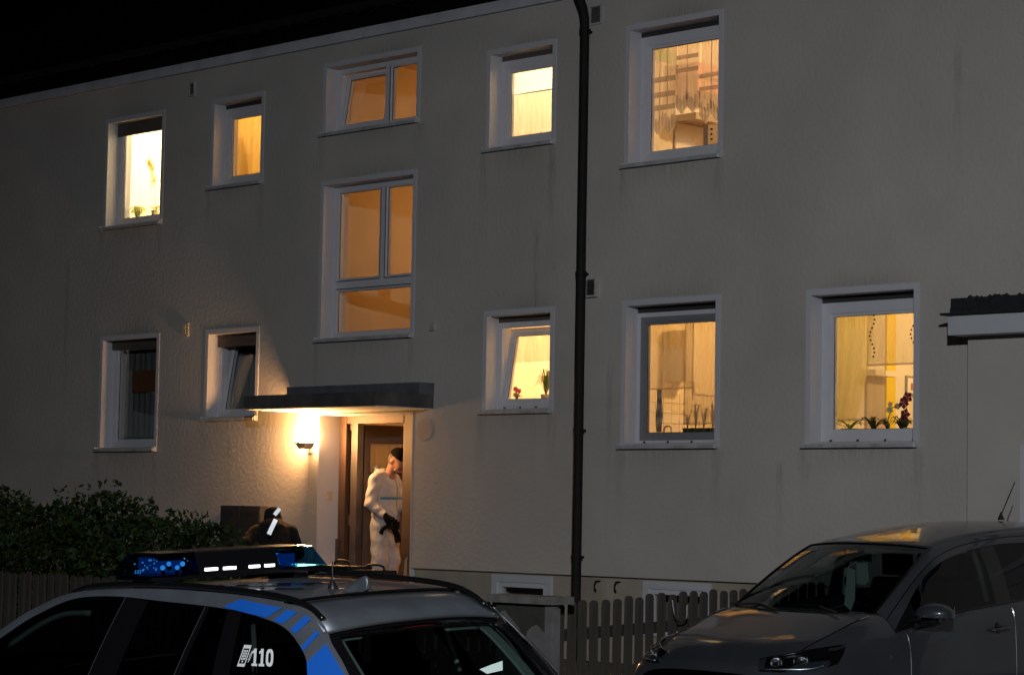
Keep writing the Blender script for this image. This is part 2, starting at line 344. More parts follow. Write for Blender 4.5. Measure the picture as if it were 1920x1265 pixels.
# windows: outer trim rectangle x0,x1,z0,z1 (world metres)
WIN = {
 'U1': (-24.85, -23.62, 5.21, 6.59), 'U2': (-22.69, -21.69, 5.535, 6.60), 'U3': (-20.64, -19.015, 5.97, 6.785),
 'U5': (-17.98, -16.96, 5.54, 6.605), 'U6': (-16.0, -14.735, 5.195, 6.605),
 'L1': (-24.83, -23.60, 2.455, 3.865), 'L2': (-22.69, -21.68, 2.80, 3.86), 'S4': (-20.64, -19.04, 3.65, 5.45),
 'L5': (-17.96, -16.93, 2.805, 3.86), 'L6': (-15.995, -14.735, 2.435, 3.87), 'L7': (-13.705, -12.45, 2.43, 3.855)}
TW = 0.05
def opening(k):
    a, b, c, d = WIN[k]; return (a + TW, b - TW, c + 0.03, d - TW)
DOOR = (-20.58, -19.02, 0.60, 2.835)
def wall_grid(mb, X0, X1, Z0, Z1, ops, y0, y1, step=2.5):
    xs = sorted(set([X0, X1] + [v for o in ops for v in o[:2] if X0 < v < X1])); zs = sorted(set([Z0, Z1] + [v for o in ops for v in o[2:] if Z0 < v < Z1]))
    def hole(x, z): return any(o[0] < x < o[1] and o[2] < z < o[3] for o in ops)
    solid = {}
    for i in range(len(xs) - 1):
        for j in range(len(zs) - 1): solid[i, j] = not hole((xs[i] + xs[i + 1]) / 2, (zs[j] + zs[j + 1]) / 2)
    V = {}; vs = []; fs = []
    def v(i, j, y):
        k = (i, j, y)
        if k not in V: V[k] = len(vs); vs.append((xs[i], y, zs[j]))
        return V[k]
    for (i, j), ok in solid.items():
        if not ok: continue
        fs.append((v(i, j, y0), v(i + 1, j, y0), v(i + 1, j + 1, y0), v(i, j + 1, y0)))
        fs.append((v(i, j, y1), v(i, j + 1, y1), v(i + 1, j + 1, y1), v(i + 1, j, y1)))
        for di, dj, e in ((-1, 0, ((i, j), (i, j + 1))), (1, 0, ((i + 1, j + 1), (i + 1, j))), (0, -1, ((i + 1, j), (i, j))), (0, 1, ((i, j + 1), (i + 1, j + 1)))):
            if not solid.get((i + di, j + dj), False):
                a, b = e; fs.append((v(*a, y0), v(*b, y0), v(*b, y1), v(*a, y1)))
    mb.add(vs, fs)
m = MB(); wall_grid(m, -33, -7.0, 1.17, 7.35, [opening(k) for k in WIN] + [DOOR], 0.0, 0.36)
m.build('facade_wall', 'render', bld)
BW = [(-17.81, -16.95, 0.62, 1.145), (-15.71, -14.86, 0.62, 1.145)]
m = MB(); wall_grid(m, -33, -7.0, 0.2, 1.168, BW + [(DOOR[0], DOOR[1], 0.1, 1.3)], 0.06, 0.36)
m.build('plinth_wall', 'plinth', bld)
# door reveal (left and right and head), painted smooth
m = MB(); m.box(DOOR[0] + .001, DOOR[0] + .008, -.004, .34, .66, 2.83); m.box(DOOR[1] - .008, DOOR[1] - .001, -.004, .34, .66, 2.83)
m.box(DOOR[0] + .008, DOOR[1] - .008, -.004, .34, 2.822, 2.83)
m.build('door_reveal', 'white', bld)

def window(k, label, slot=0.05, slotmat='darkslot', sashmat='upvc', tilt=0.0, style='single', fw=0.055, sw=0.075, screws=False, cover=0.0, glassmat='glass'):
    a, b, c, d = WIN[k]; ox0, ox1, oz0, oz1 = opening(k)
    w = empty('window', ((a + b) / 2, 0.16, c), parent=bld); w['label'] = label
    m = MB()    # painted surround and reveal lining
    m.box(a, ox0, -.007, .012, c + .005, d); m.box(ox1, b, -.007, .012, c + .005, d); m.box(ox0, ox1, -.007, .012, oz1, d)
    t = .005
    m.box(ox0, ox0 + t, -.0065, .30, oz0 - .03, oz1); m.box(ox1 - t, ox1, -.0065, .30, oz0 - .03, oz1); m.box(ox0 + t, ox1 - t, -.0065, .30, oz1 - t, oz1)
    m.box(ox0 + t, ox1 - t, .18, .355, oz0 - .03, oz0)
    m.build('surround', 'white', w)
    m = MB()    # sloping metal sill with end caps
    s0, s1 = ox0 - .06, ox1 + .035
    m.add([(s0, -.042, oz0 - .035), (s1, -.042, oz0 - .035), (s1, .158, oz0 + .004), (s0, .158, oz0 + .004), (s0, -.042, oz0 - .004 - .02), (s1, -.042, oz0 - .004 - .02), (s1, .158, oz0 + .012), (s0, .158, oz0 + .012)],
          [(0, 3, 2, 1), (4, 5, 6, 7), (0, 1, 5, 4), (1, 2, 6, 5), (2, 3, 7, 6), (3, 0, 4, 7)])
    m.box(s0, s1, -.062, -.042, oz0 - .05, oz0 - .018)
    m.box(s0 - .012, s0, -.050, .0, oz0 - .052, oz0 + .006); m.box(s1, s1 + .012, -.050, .0, oz0 - .052, oz0 + .006)
    m.build('sill', 'sill', w)
    zt = oz1 - t - slot
    if slot:
        m = MB(); m.box(ox0 + t, ox1 - t, .165, .20, zt, oz1 - t)
        if slot > .07:
            n = int(slot / .035)
            for i in range(n): m.box(ox0 + t + .01, ox1 - t - .01, .157, .165, zt + .004 + i * .035, zt + .030 + i * .035)
        m.build('roller_shutter', slotmat, w)
    fb = .05
    m = MB(); m.ring(ox0 + t, ox1 - t, oz0 + .002, zt, fw, .165, .235, wb=fb, wt=fw)
    if style == 'double': xm = ox0 + (ox1 - ox0) * .565; m.box(xm - .04, xm + .04, .163, .235, oz0 + .002 + fb, zt - fw)
    if style == 'stair':
        xm = ox0 + (ox1 - ox0) * .55; zm = oz0 + .60
        m.box(xm - .045, xm + .045, .163, .235, zm + .05, zt - fw); m.box(ox0 + t + fw, ox1 - t - fw, .163, .236, zm - .05, zm + .05)
    m.build('frame', 'upvc', w)
    if cover:
        m = MB(); m.box(ox0 + t, ox1 - t, .135, .150, oz1 - t - cover, oz1 - t)
        for i in range(int(cover / .035)): m.box(ox0 + t + .01, ox1 - t - .01, .129, .135, oz1 - t - cover + .004 + i * .035, oz1 - t - cover + .030 + i * .035)
        m.build('roller_shutter', slotmat, w)
    if screws:
        for i in range(4):
            x = ox0 + .12 + (ox1 - ox0 - .24) * i / 3.0; m = MB(); m.box(x - .008, x + .008, .150, .166, oz0 + .016, oz0 + .030); m.build('screw', 'screw', w)
    def sash(x0, x1, z0, z1, tl=0.0, mt='upvc', sww=None, nm='sash'):
        sww = sw if sww is None else sww
        s = MB(); cx = (x0 + x1) / 2; hw = (x1 - x0) / 2; h = z1 - z0
        s.ring(-hw, hw, 0, h, sww * .66, -.022, .045); s.ring(-hw + sww * .66, hw - sww * .66, sww * .66, h - sww * .66, sww * .34, -.010, .040)
        r = (-math.radians(tl), 0, 0); s.build(nm, mt, w, loc=(cx, .185, z0), rot=r)
        p = MB(); p.box(-hw + sww - .004, hw - sww + .004, .008, .016, sww - .004, h - sww + .004)
        p.build('pane', glassmat, w, loc=(cx, .185, z0), rot=r)
        g = MB(); g.ring(-hw + sww - .006, hw - sww + .006, sww - .006, h - sww + .006, .010, -.002, .006); g.build('seal', 'blackpl', w, loc=(cx, .185, z0), rot=r)
    x0, x1, z0, z1 = ox0 + t + fw - .012, ox1 - t - fw + .012, oz0 + fb - .012, zt - fw + .012
    if style == 'single': sash(x0, x1, z0, z1, tilt, sashmat)
    elif style == 'double':
        sash(x0, xm - .028, z0, z1, tilt); sash(xm + .028, x1, z0, z1, 0, sww=.03)
    elif style == 'stair':
        for q in ((x0, xm - .035, zm + .04, z1), (xm + .035, x1, zm + .04, z1), (x0, x1, z0, zm - .04)): sash(*q, sww=.032)
    return w
window('U1', 'brightest upper window at the far left end of the house', slot=0, cover=.155, slotmat='slot', sw=.07)
window('U2', 'small upper window with amber curtain, second from the left end', slot=.045, sw=.085)
window('U3', 'wide low upper stairwell window, its left sash tilted open', slot=0, style='double', tilt=9, sw=.06)
window('S4', 'tall three pane stairwell window above the porch', slot=0, style='stair')
window('U5', 'small upper window left of the drainpipe with a half height curtain', slot=.05, slotmat='slot', sw=.085)
window('U6', 'large upper window right of the drainpipe with lace panels', slot=.05, sw=.085)
window('L1', 'dark ground floor window at the left above the hedge', slot=0, cover=.105, slotmat='slot', sw=.07)
window('L2', 'dark ground floor window beside the porch, sash tilted open', slot=0, cover=.145, slotmat='slot', tilt=10, sw=.06)
window('L5', 'small ground floor window left of the drainpipe, sash tilted open', slot=.06, slotmat='slot', tilt=10, sw=.075, screws=True)
window('L6', 'ground floor kitchen window with a dark grey inner frame', slot=.06, slotmat='darkslot', sashmat='greyframe', sw=.075, screws=True)
window('L7', 'ground floor window nearest the garage with orchids on its sill', slot=.06, slotmat='darkslot', sw=.085, screws=True)
# rain streaks and soot on the render: thin films with a shape of their own
def film(name, col, amt, flip=False):
    m = bpy.data.materials.new(name); m.use_nodes = True; t = m.node_tree; t.nodes.clear(); o = nd(t, 'ShaderNodeOutputMaterial'); tr = nd(t, 'ShaderNodeBsdfTransparent'); d = nd(t, 'ShaderNodeBsdfDiffuse'); d.inputs[0].default_value = rgb(col)
    tc = nd(t, 'ShaderNodeTexCoord'); sp = nd(t, 'ShaderNodeSeparateXYZ'); t.links.new(tc.outputs['Generated'], sp.inputs[0])
    def mth(op, a, b=None, c=None):
        n = nd(t, 'ShaderNodeMath', operation=op)
        for i, v in enumerate((a, b, c)):
            if v is None: continue
            if isinstance(v, (int, float)): n.inputs[i].default_value = v
            else: t.links.new(v, n.inputs[i])
        return n.outputs[0]
    x = sp.outputs['X']; z = sp.outputs['Z']; bell = mth('MULTIPLY', mth('MULTIPLY', x, mth('SUBTRACT', 1.0, x)), 4.0)
    fade = mth('POWER', mth('SUBTRACT', 1.0, z) if flip else z, 1.4); edge = mth('MINIMUM', mth('MULTIPLY', mth('SUBTRACT', 1.0, fade), 12.0), 1.0)
    mp = nd(t, 'ShaderNodeMapping'); mp.inputs['Scale'].default_value = (14, 1, 1.2); t.links.new(tc.outputs['Object'], mp.inputs[0]); n = nd(t, 'ShaderNodeTexNoise'); n.inputs['Scale'].default_value = 3; n.inputs['Detail'].default_value = 5; t.links.new(mp.outputs[0], n.inputs['Vector'])
    r = nd(t, 'ShaderNodeMapRange'); r.inputs[1].default_value = .3; r.inputs[2].default_value = .7; t.links.new(n.outputs['Fac'], r.inputs[0])
    f = mth('MULTIPLY', mth('MULTIPLY', mth('MULTIPLY', bell, fade), mth('MULTIPLY', r.outputs[0], edge)), amt)
    mx = nd(t, 'ShaderNodeMixShader'); t.links.new(f, mx.inputs[0]); t.links.new(tr.outputs[0], mx.inputs[1]); t.links.new(d.outputs[0], mx.inputs[2]); t.links.new(mx.outputs[0], o.inputs[0]); return m
MAT['streak'] = film('rain_streak', (.26, .245, .23), .26); MAT['soot'] = film('soot_smudge', (.22, .21, .2), .3, True)
def decal(x0, x1, z0, z1, mt, nm, y=-.002):
    m = MB(); m.add([(x0, y, z0), (x1, y, z0), (x1, y, z1), (x0, y, z1)], [(0, 1, 2, 3)]); return m.build(nm, mt, bld)
for k in ('U1', 'U2', 'U3', 'U5', 'U6', 'L1', 'L2', 'L5', 'L6', 'L7', 'S4'):
    a, b, c, d = WIN[k]
    for x in (a + random.uniform(-.03, .0), b + random.uniform(-.05, .0)): w_ = random.uniform(.05, .10); decal(x - w_, x + w_, c - random.uniform(.5, 1.05), c - .01, 'streak', 'rain_streak')
    decal(a + .03, b - .05, c - .30, c - .01, 'streak', 'rain_streak', -.0022)
    decal(a + (b - a) * random.uniform(.0, .4), b + .05, d + .004, d + random.uniform(.14, .26), 'soot', 'soot_smudge')
for x, z0, z1 in ((-12.05, 4.5, 5.9), (-17.2, 1.3, 4.8), (-14.0, 1.25, 2.3), (-16.15, 1.2, 3.3), (-22.2, 1.3, 2.6), (-25.6, 2.0, 4.9), (-17.0, 4.1, 5.4)): decal(x - .05, x + .05, z0, z1, 'streak', 'rain_streak', -.0025)
# basement windows in the plinth
for i, (a, b, c, d) in enumerate(BW):
    w = empty('basement_window', ((a + b) / 2, .06, c), parent=bld)
    w['label'] = ['basement window left of the drainpipe above the stone pillar', 'basement window right of the drainpipe behind the pickets'][i]
    m = MB(); m.ring(a, b, c, d, .075, .035, .13); m.build('frame', 'white', w)
    m = MB(); m.ring(a + .076, b - .076, c + .076, d - .076, .05, .05, .12); m.build('sash', 'upvc', w)
    m = MB(); m.box(a + .126, b - .126, .09, .098, c + .126, d - .126); m.build('pane', 'glass', w)
    mm = MB()
    mm.add([(a, .34, c), (b, .34, c), (b, .34, d), (a, .34, d)], [(0, 1, 2, 3)]); mm.build('blind', 'paving', w)
# eave board, gutter, roof
m = MB(); m.box(-33, -7, -.055, .0, 6.985, 7.175); m.build('eave_board', 'eave', bld)
m = MB()
prof = [(math.cos(t) * .075, math.sin(t) * .075) for t in np.linspace(PI, 2 * PI, 9)] + [(math.cos(t) * .068, math.sin(t) * .068) for t in np.linspace(2 * PI, PI, 9)]
m.prism([(y - .19, z + 7.33) for y, z in prof], -33, -7, axis='x'); m.build('gutter', 'black', bld, smooth=False)
m = MB(); m.box(-33, -7, -.115, -.056, 7.10, 7.26); m.build('eave_closer', 'tile', bld)
roof = MB(); roof.add([(-33, -.10, 7.18), (-7, -.10, 7.18), (-7, 6.5, 10.9), (-33, 6.5, 10.9), (-33, -.10, 7.13), (-7, -.10, 7.13), (-7, 6.5, 10.8), (-33, 6.5, 10.8)],
      [(0, 1, 2, 3), (7, 6, 5, 4), (0, 4, 5, 1), (1, 5, 6, 2), (2, 6, 7, 3), (3, 7, 4, 0)])
roof = roof.build('roof', 'tile', bld); WM[roof.name] = Matrix.Identity(4)
tm = MB(); pts = [(-.15, 0), (-.11, .012), (-.05, .035), (0, .045), (.06, .035), (.11, .01), (.15, 0), (.15, .018), (.11, .028), (.06, .053), (0, .063), (-.05, .053), (-.11, .03), (-.15, .018)]
tm.prism(pts, 0, .42, axis='y'); t0 = None
for i in range(58):
    x = -29.5 + i * .30; lo = (x, -.135, 7.19); ro = (math.radians(29.5), 0, 0)
    if t0 is None: t0 = tm.build('roof_tile', 'tile', roof, loc=lo, rot=ro); t0.matrix_parent_inverse = Matrix.Identity(4)
    else: o = share(t0, 'roof_tile', roof, True, lo, ro)
# drainpipe with clips and swan neck
pipe = MB(); px = -16.475
pipe.tube([(px - .02, -.27, 7.28), (px, -.27, 7.18), (px, -.25, 7.05), (px, -.13, 6.82), (px, -.105, 6.72), (px, -.1, 6.5), (px, -.1, 4.15)], .049, 12)
pipe.tube([(px, -.1, 4.16), (px, -.1, .35)], .052, 12)
dp = pipe.build('drainpipe', 'black', bld, smooth=True, angle=40); WM[dp.name] = Matrix.Identity(4)
for z in (6.6, 4.16, 2.6, 1.35):
    m = MB(); m.lathe([(.052, -.018), (.058, -.018), (.058, .018), (.052, .018)], (px, -.1, z), 12); m.box(px - .012, px + .012, -.05, .0, z - .012, z + .012); m.box(px + .055, px + .075, -.112, -.088, z - .012, z + .012)
    m.build('pipe_clip', 'black', dp)
# small fittings on the facade
def vent(x, z, w, h, slats, fm='ventf', gm='ventm', d=.02, lab=None):
    v = empty('wall_vent', (x, 0, z), parent=bld)
    if lab: v['label'] = lab
    m = MB(); m.ring(x - w / 2, x + w / 2, z - h / 2, z + h / 2, .018, -d, .002); m.build('vent_frame', fm, v)
    m = MB(); m.box(x - w / 2 + .016, x + w / 2 - .016, -.004, .0015, z - h / 2 + .016, z + h / 2 - .016)
    n = slats
    for i in range(n):
        zz = z - h / 2 + .03 + (h - .06) * i / max(1, n - 1); m.add([(x - w / 2 + .018, -.004, zz), (x + w / 2 - .018, -.004, zz), (x + w / 2 - .018, -d + .003, zz - .012), (x - w / 2 + .018, -d + .003, zz - .012)], [(0, 1, 2, 3)])
    m.build('louvre', gm, v)
vent(-23.085, 6.775, .12, .17, 4, lab='small dark vent under the eave above the far left windows')
vent(-16.41, 6.77, .17, .20, 8, lab='louvred vent under the eave beside the drainpipe')
vent(-16.405, 4.02, .17, .19, 7, d=.05, lab='louvred vent halfway up beside the drainpipe')
m = MB(); m.box(-23.14, -23.02, -.022, .0, 3.80, 3.96); m.box(-23.13, -23.06, -.026, -.022, 3.82, 3.94); m.build('wall_box', 'inter', bld)
m = MB(); m.box(-18.765, -18.695, -.03, .0, 3.69, 3.78); m.build('junction_box', 'ventf', bld)
m = MB(); m.lathe([(0.001, -.006), (.115, -.006), (.122, .001)], (-18.84, 0, 2.64), 32, 'y'); m.build('round_cover', 'patch', bld)
for x in (-16.30, -16.03):
    m = MB(); m.tube([(x, .06, 1.12), (x, .0, 1.12), (x, -.02, 1.09), (x, -.02, 1.05), (x, .0, 1.03)], .009, 6); m.build('wall_hook', 'black', bld)
# canopy
cx0, cx1, cyf = -20.9, -18.705, -.82
cn = empty('porch_canopy', (-19.8, 0, 2.86), parent=bld)
m = MB(); m.box(cx0, cx1, cyf, .0, 2.864, 3.005); m.build('slab', 'conc', cn)
m = MB(); m.box(cx0 + .02, cx1 - .02, cyf + .03, -.002, 2.852, 2.8635); m.build('soffit', 'soffit', cn)
m = MB(); m.box(cx0 + .01, cx1 + .004, -.22, .0, 3.006, 3.13); m.build('upstand', 'flash', cn)
# entrance: steps, frame, side light, open leaf
m = MB(); m.box(-20.7, -18.9, -1.05, .34, .2, .66); m.box(-20.7, -18.9, -1.35, -1.05, .2, .51); m.box(-20.7, -18.9, -1.65, -1.35, .2, .36)
m.build('entrance_step', 'paving', bld)
door = empty('entrance_door', (-20.0, .36, .68), parent=bld); door['label'] = 'brown entrance door standing open inwards under the canopy'
m = MB(); m.box(-20.572, -20.46, .30, .40, .66, 2.821); m.box(-19.515, -19.029, .31, .40, .66, 2.821); m.box(-20.46, -19.515, .305, .40, 2.735, 2.821)
m.build('frame', 'doorbrown', door)
m = MB(); m.box(-20.405, -20.30, .33, .42, .66, 2.735); m.box(-20.46, -20.405, .35, .39, .66, .80); m.box(-20.46, -20.405, .35, .39, 1.60, 1.72); m.box(-20.46, -20.405, .35, .39, 2.66, 2.735)
m.build('side_light_frame', 'doordark', door)
m = MB(); m.box(-20.46, -20.405, .365, .372, .80, 2.66); m.build('side_light_pane', 'darkglass', door)
ang = math.radians(66); L = 0.98; hinge = Vector((-20.315, .44, .0))
lf = empty('door_leaf', (hinge.x, hinge.y, .69), (0, 0, ang), parent=door)
m = MB(); wall_grid(m, 0, L, 0, 2.035, [(.06, .50, 1.50, 1.84)], -.025, .025); m.build('leaf_panel', 'doorbrown', lf, local=True)
m = MB(); m.ring(.05, .51, 1.49, 1.85, .018, -.032, .032); m.build('glazing_bead', 'doorbrown', lf, local=True)
m = MB()
for i in range(11): m.box(.06 + i * .04, .098 + i * .04, -.006 + .004 * (i % 2), .004 + .004 * (i % 2), 1.50, 1.84)
m.build('ribbed_pane', 'ribglass', lf, local=True)
m = MB(); m.tube([(.88, -.03, 1.0), (.88, -.07, 1.0), (.76, -.07, 1.0)], .011, 8); m.build('door_handle', 'steel', lf, local=True)
m = MB(); m.box(-20.574, -20.566, .13, .21, 1.87, 1.98); m.box(-20.566, -20.562, .145, .195, 1.89, 1.93); m.build('intercom', 'inter', bld)
m = MB(); m.box(-20.572, -20.53, .27, .299, 1.05, 1.45); m.build('bell_panel', 'doordark', bld)

# ------------------------------------------------------------------ rooms behind the windows
WARM = (1.0, 0.63, 0.27); AMBER = (1.0, 0.56, 0.19)
def room(x0, x1, z0, z1, depth, wallc, floorc=(0.25, 0.17, 0.1), name='room'):
    r = empty('room', ((x0 + x1) / 2, .4, z0), parent=bld)
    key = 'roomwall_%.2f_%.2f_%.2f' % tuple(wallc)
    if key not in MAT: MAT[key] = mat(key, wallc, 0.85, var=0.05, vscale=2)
    y0, y1 = .361, depth; t = .06
    m = MB(); m.box(x0 - t, x0, y0, y1, z0, z1); m.box(x1, x1 + t, y0, y1, z0, z1); m.box(x0 - t, x1 + t, y1, y1 + t, z0, z1); m.build('room_wall', key, r)
    m = MB(); m.box(x0 - t, x1 + t, y0, y1 + t, z1, z1 + t); m.build('ceiling', key, r)
    m = MB(); m.box(x0 - t, x1 + t, y0, y1 + t, z0 - t, z0); m.build('floor', 'slatwood', r)
    return r
def assumed_ceiling_lamp(x, y, z, col, power, label, drop=.25):
    L_ = empty('assumed_ceiling_lamp', (x, y, z), label=label, cat='ceiling lamp', group='assumed lamps inside the lit rooms')  # assumed fixture and light, added so the room behind the window is lit
    m = MB(); m.tube([(x, y, z), (x, y, z - drop)], .008, 6); m.build('cable', 'blackpl', L_)
    m = MB(); m.lathe([(.03, .02), (.05, .0), (.11, -.10), (.105, -.10), (.045, -.005), (.02, .0)], (x, y, z - drop), 14); m.build('lamp_shade', 'sticker', L_)
    light('assumed_bulb', (x, y, z - drop - .16), col, power, L_, .06)
# upstairs floor z 4.56, ceiling 7.0 ; ground floor z 1.78, ceiling 4.3
room(-25.9, -23.0, 4.56, 7.0, 3.6, (.85, .80, .70)); assumed_ceiling_lamp(-24.3, 1.5, 7.0, (1.0, .76, .44), 300, 'assumed ceiling lamp in the brightest upper room at far left')
room(-22.9, -21.15, 4.56, 7.0, 2.8, (.85, .75, .5)); assumed_ceiling_lamp(-22.0, 1.5, 7.0, (1, .60, .22), 62, 'assumed ceiling lamp behind the amber curtain upstairs')
room(-20.98, -18.66, .68, 7.0, 4.2, (.60, .44, .27)); assumed_ceiling_lamp(-19.6, 2.2, 7.0, (1, .53, .19), 26, 'assumed lamp at the top of the stairwell')
m = MB(); m.box(-20.97, -19.8, 1.5, 4.19, 3.02, 3.18); m.box(-20.97, -18.67, 2.9, 4.19, 5.6, 5.75); m.build('stair_landing', 'paving', bld)
assumed_ceiling_lamp(-19.6, 1.9, 5.55, (1, .52, .17), 23, 'assumed lamp above the mid stair landing')
assumed_ceiling_lamp(-19.45, 2.0, 3.02, (1, .52, .18), 30, 'assumed lamp in the entrance hall behind the door', drop=.12)
room(-18.58, -16.55, 4.56, 7.0, 3.0, (.88, .82, .68)); assumed_ceiling_lamp(-17.5, 1.5, 7.0, (1, .73, .43), 120, 'assumed ceiling lamp above the half height curtain upstairs')
room(-16.45, -13.4, 4.56, 7.0, 3.8, (.80, .73, .60)); assumed_ceiling_lamp(-15.0, 1.9, 7.0, (1, .62, .29), 112, 'assumed ceiling lamp in the upper lace curtain kitchen')
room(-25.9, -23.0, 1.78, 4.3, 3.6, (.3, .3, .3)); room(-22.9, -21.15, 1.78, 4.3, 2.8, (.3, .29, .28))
room(-18.58, -16.55, 1.78, 4.3, 3.0, (.88, .80, .64)); assumed_ceiling_lamp(-17.5, 1.6, 4.3, (1, .62, .28), 112, 'assumed ceiling lamp behind the tilted ground floor window')
room(-16.45, -14.2, 1.78, 4.3, 3.4, (.78, .70, .54)); assumed_ceiling_lamp(-15.2, 1.8, 4.3, (1, .57, .21), 72, 'assumed ceiling lamp in the ground floor kitchen')
room(-14.1, -11.2, 1.78, 4.3, 3.8, (.82, .76, .62)); assumed_ceiling_lamp(-12.7, 1.9, 4.3, (1, .62, .26), 92, 'assumed ceiling lamp in the room with orchids')

# curtains: wavy sheets hung inside
def curtain(x0, x1, z0, z1, y, m_, label, wav=.02, n=40, freq=9, zig=None, lean=0.0, cat='curtain', rod=True, pinch=None):
    c = empty('curtain', ((x0 + x1) / 2, y, z0), label=label, cat=cat)
    G = []; rows = 10
    for r in range(rows + 1):
        v = r / rows; row = []
        for i in range(n + 1):
            u = i / n; uu = u
            if pinch: uu = u * (1 - pinch * v * v)
            x = x0 + (x1 - x0) * uu + lean * v
            zb = z0
            if zig: k = (u * zig) % 1.0; zb = z0 + (x1 - x0) / zig * .55 * abs(k - .5) * 2
            row.append((x, y + wav * math.sin(u * freq * 2 * PI) * (0.6 + .4 * v) + .006 * math.sin(u * 31 + v * 5), z1 + (zb - z1) * v))
        G.append(row)
    mb = MB(); mb.grid(G); mb.build('cloth', m_, c, smooth=True)
    if rod:
        mb = MB(); mb.tube([(x0 - .03, y, z1 + .012), (x1 + .03, y, z1 + .012)], .009, 6); mb.build('rod', 'sticker', c)
    return c
for k, a in {'sheerw': ((.95, .93, .85), .55, .6), 'sheery': ((.85, .78, .25), .7, .6), 'amber': ((.9, .72, .35), .93, .7), 'lace': ((.80, .70, .58), .72, .5), 'laceband': ((.42, .36, .33), .75, .3),
             'cafe': ((.88, .76, .62), .8, .5), 'lightsheer': ((.70, .58, .40), .42, .5), 'darklace': ((.45, .47, .5), .35, .2), 'lightlace': ((.55, .47, .42), .45, .4), 'greysheer': ((.62, .50, .38), .5, .45)}.items(): MAT[k] = sheer(k, *a)
def leafy(name, x, y, z, label, cat, pot=(.5, .5, .5), leaves=14, h=.18, spread=.12, col=(.06, .10, .03), blade=.03, flower=None, potr=.06, poth=.09, up=.6, nfl=6, sheerp=False):
    key = 'pot_%.2f%.2f%.2f' % pot; MAT.setdefault(key, mat(key, pot, .5)); lk = 'plant_%.2f%.2f%.2f' % col; MAT.setdefault(lk, sheer(lk, col, .8, .7) if sheerp else mat(lk, col, .5, var=.3, vscale=9))
    p = empty(name, (x, y, z), label=label, cat=cat)
    m = MB(); m.lathe([(.001, 0), (potr * .75, 0), (potr, poth), (potr * .88, poth), (potr * .8, poth * .8), (.001, poth * .8)], (x, y, z), 14); m.build('pot', key, p, smooth=True, angle=30)
    m = MB()
    for i in range(leaves):
        a = random.uniform(0, 2 * PI); le = h * random.uniform(.6, 1.1); sp = spread * random.uniform(.5, 1.1); b0 = Vector((x, y, z + poth * .8)); d = Vector((math.cos(a), math.sin(a), 0)); s_ = Vector((-d.y, d.x, 0)) * blade
        P = [b0, b0 + d * sp * .4 + Vector((0, 0, le * .7)), b0 + d * sp * .8 + Vector((0, 0, le)), b0 + d * sp * 1.15 + Vector((0, 0, le * up))]
        vs = []
        for q, wd in zip(P, (.5, 1, .8, .05)): vs += [q - s_ * wd, q + Vector((0, 0, -blade * .3)), q + s_ * wd]
        m.add(vs, [(3 * j + e, 3 * j + e + 1, 3 * j + e + 4, 3 * j + e + 3) for j in range(3) for e in (0, 1)])
    m.build('leaves', lk, p, smooth=True)
    if flower:
        fk = 'petal_%.2f%.2f%.2f' % flower[0]; MAT.setdefault(fk, sheer(fk, flower[0], .75, .7) if sheerp else mat(fk, flower[0], .6)); fh, fx = flower[1], flower[2]
        st = MB(); C = spline([(x, y, z + poth), (x + fx * .1, y, z + poth + fh * .5), (x + fx * .5, y, z + poth + fh * .9), (x + fx, y, z + poth + fh)], 5); st.tube(C, .004, 5); st.build('flower_stem', lk, p)
        fm = MB()
        for i in range(nfl):
            c = Vector(C[int(len(C) * (.42 + .57 * i / max(1, nfl - 1))) - 1]) + Vector((random.uniform(-.03, .03), random.uniform(-.02, .02), random.uniform(-.03, .03)))
            for k in range(5):
                a = 2 * PI * k / 5 + i; e = Vector((math.cos(a), 0, math.sin(a))); s_ = Vector((-e.z, 0, e.x)); r_ = flower[3]
                fm.add([c, c + e * r_ * .6 + s_ * r_ * .4 + Vector((0, -.012, 0)), c + e * r_ + Vector((0, -.005, 0)), c + e * r_ * .6 - s_ * r_ * .4 + Vector((0, -.012, 0))], [(0, 1, 2, 3)])
        fm.build('blossoms', fk, p)
    return p
# inner window boards
for k in WIN:
    if k in ('U3', 'S4'): continue
    a, b, c, d = WIN[k]; m = MB(); m.box(a - .02, b + .02, .30, .50, c + .002, c + .03); m.build('window_board', 'upvc', bld)
def T(k, u, v, y):
    """a spot in the room: u across and v up the part of the pane one can see through from the street, at depth y behind the facade"""
    ox0, ox1, oz0, oz1 = opening(k); g0 = ox0 + .135; g1 = ox1 + .19 * ox1 / 17.27; z0, z1 = oz0 + .115, oz1 - .14
    xg = g0 + (g1 - g0) * u; zg = z0 + (z1 - z0) * v; return (xg + (y - .19) * xg / 17.27, zg + (y - .19) * (zg - 1.78) / 17.27)
def TX(k, u, v, X):
    ox0, ox1, oz0, oz1 = opening(k); g0 = ox0 + .135; g1 = ox1 + .19 * ox1 / 17.27; z0, z1 = oz0 + .115, oz1 - .14
    xg = g0 + (g1 - g0) * u; zg = z0 + (z1 - z0) * v; y = .19 + (X - xg) * 17.27 / xg; return (y, zg + (y - .19) * (zg - 1.78) / 17.27)
def hang(k, u0, u1, v0, v1, y, *a, **kw):
    x0, z0 = T(k, u0, v0, y); x1, z1 = T(k, u1, v1, y); return curtain(x0, x1, z0, z1, y, *a, **kw)
def pot(k, u, y, name, label, *a, **kw):
    x, z = T(k, u, 0, y); return leafy(name, x, y, WIN[k][2] + .03 + kw.pop('lift', .08), label, 'plant', *a, **kw)
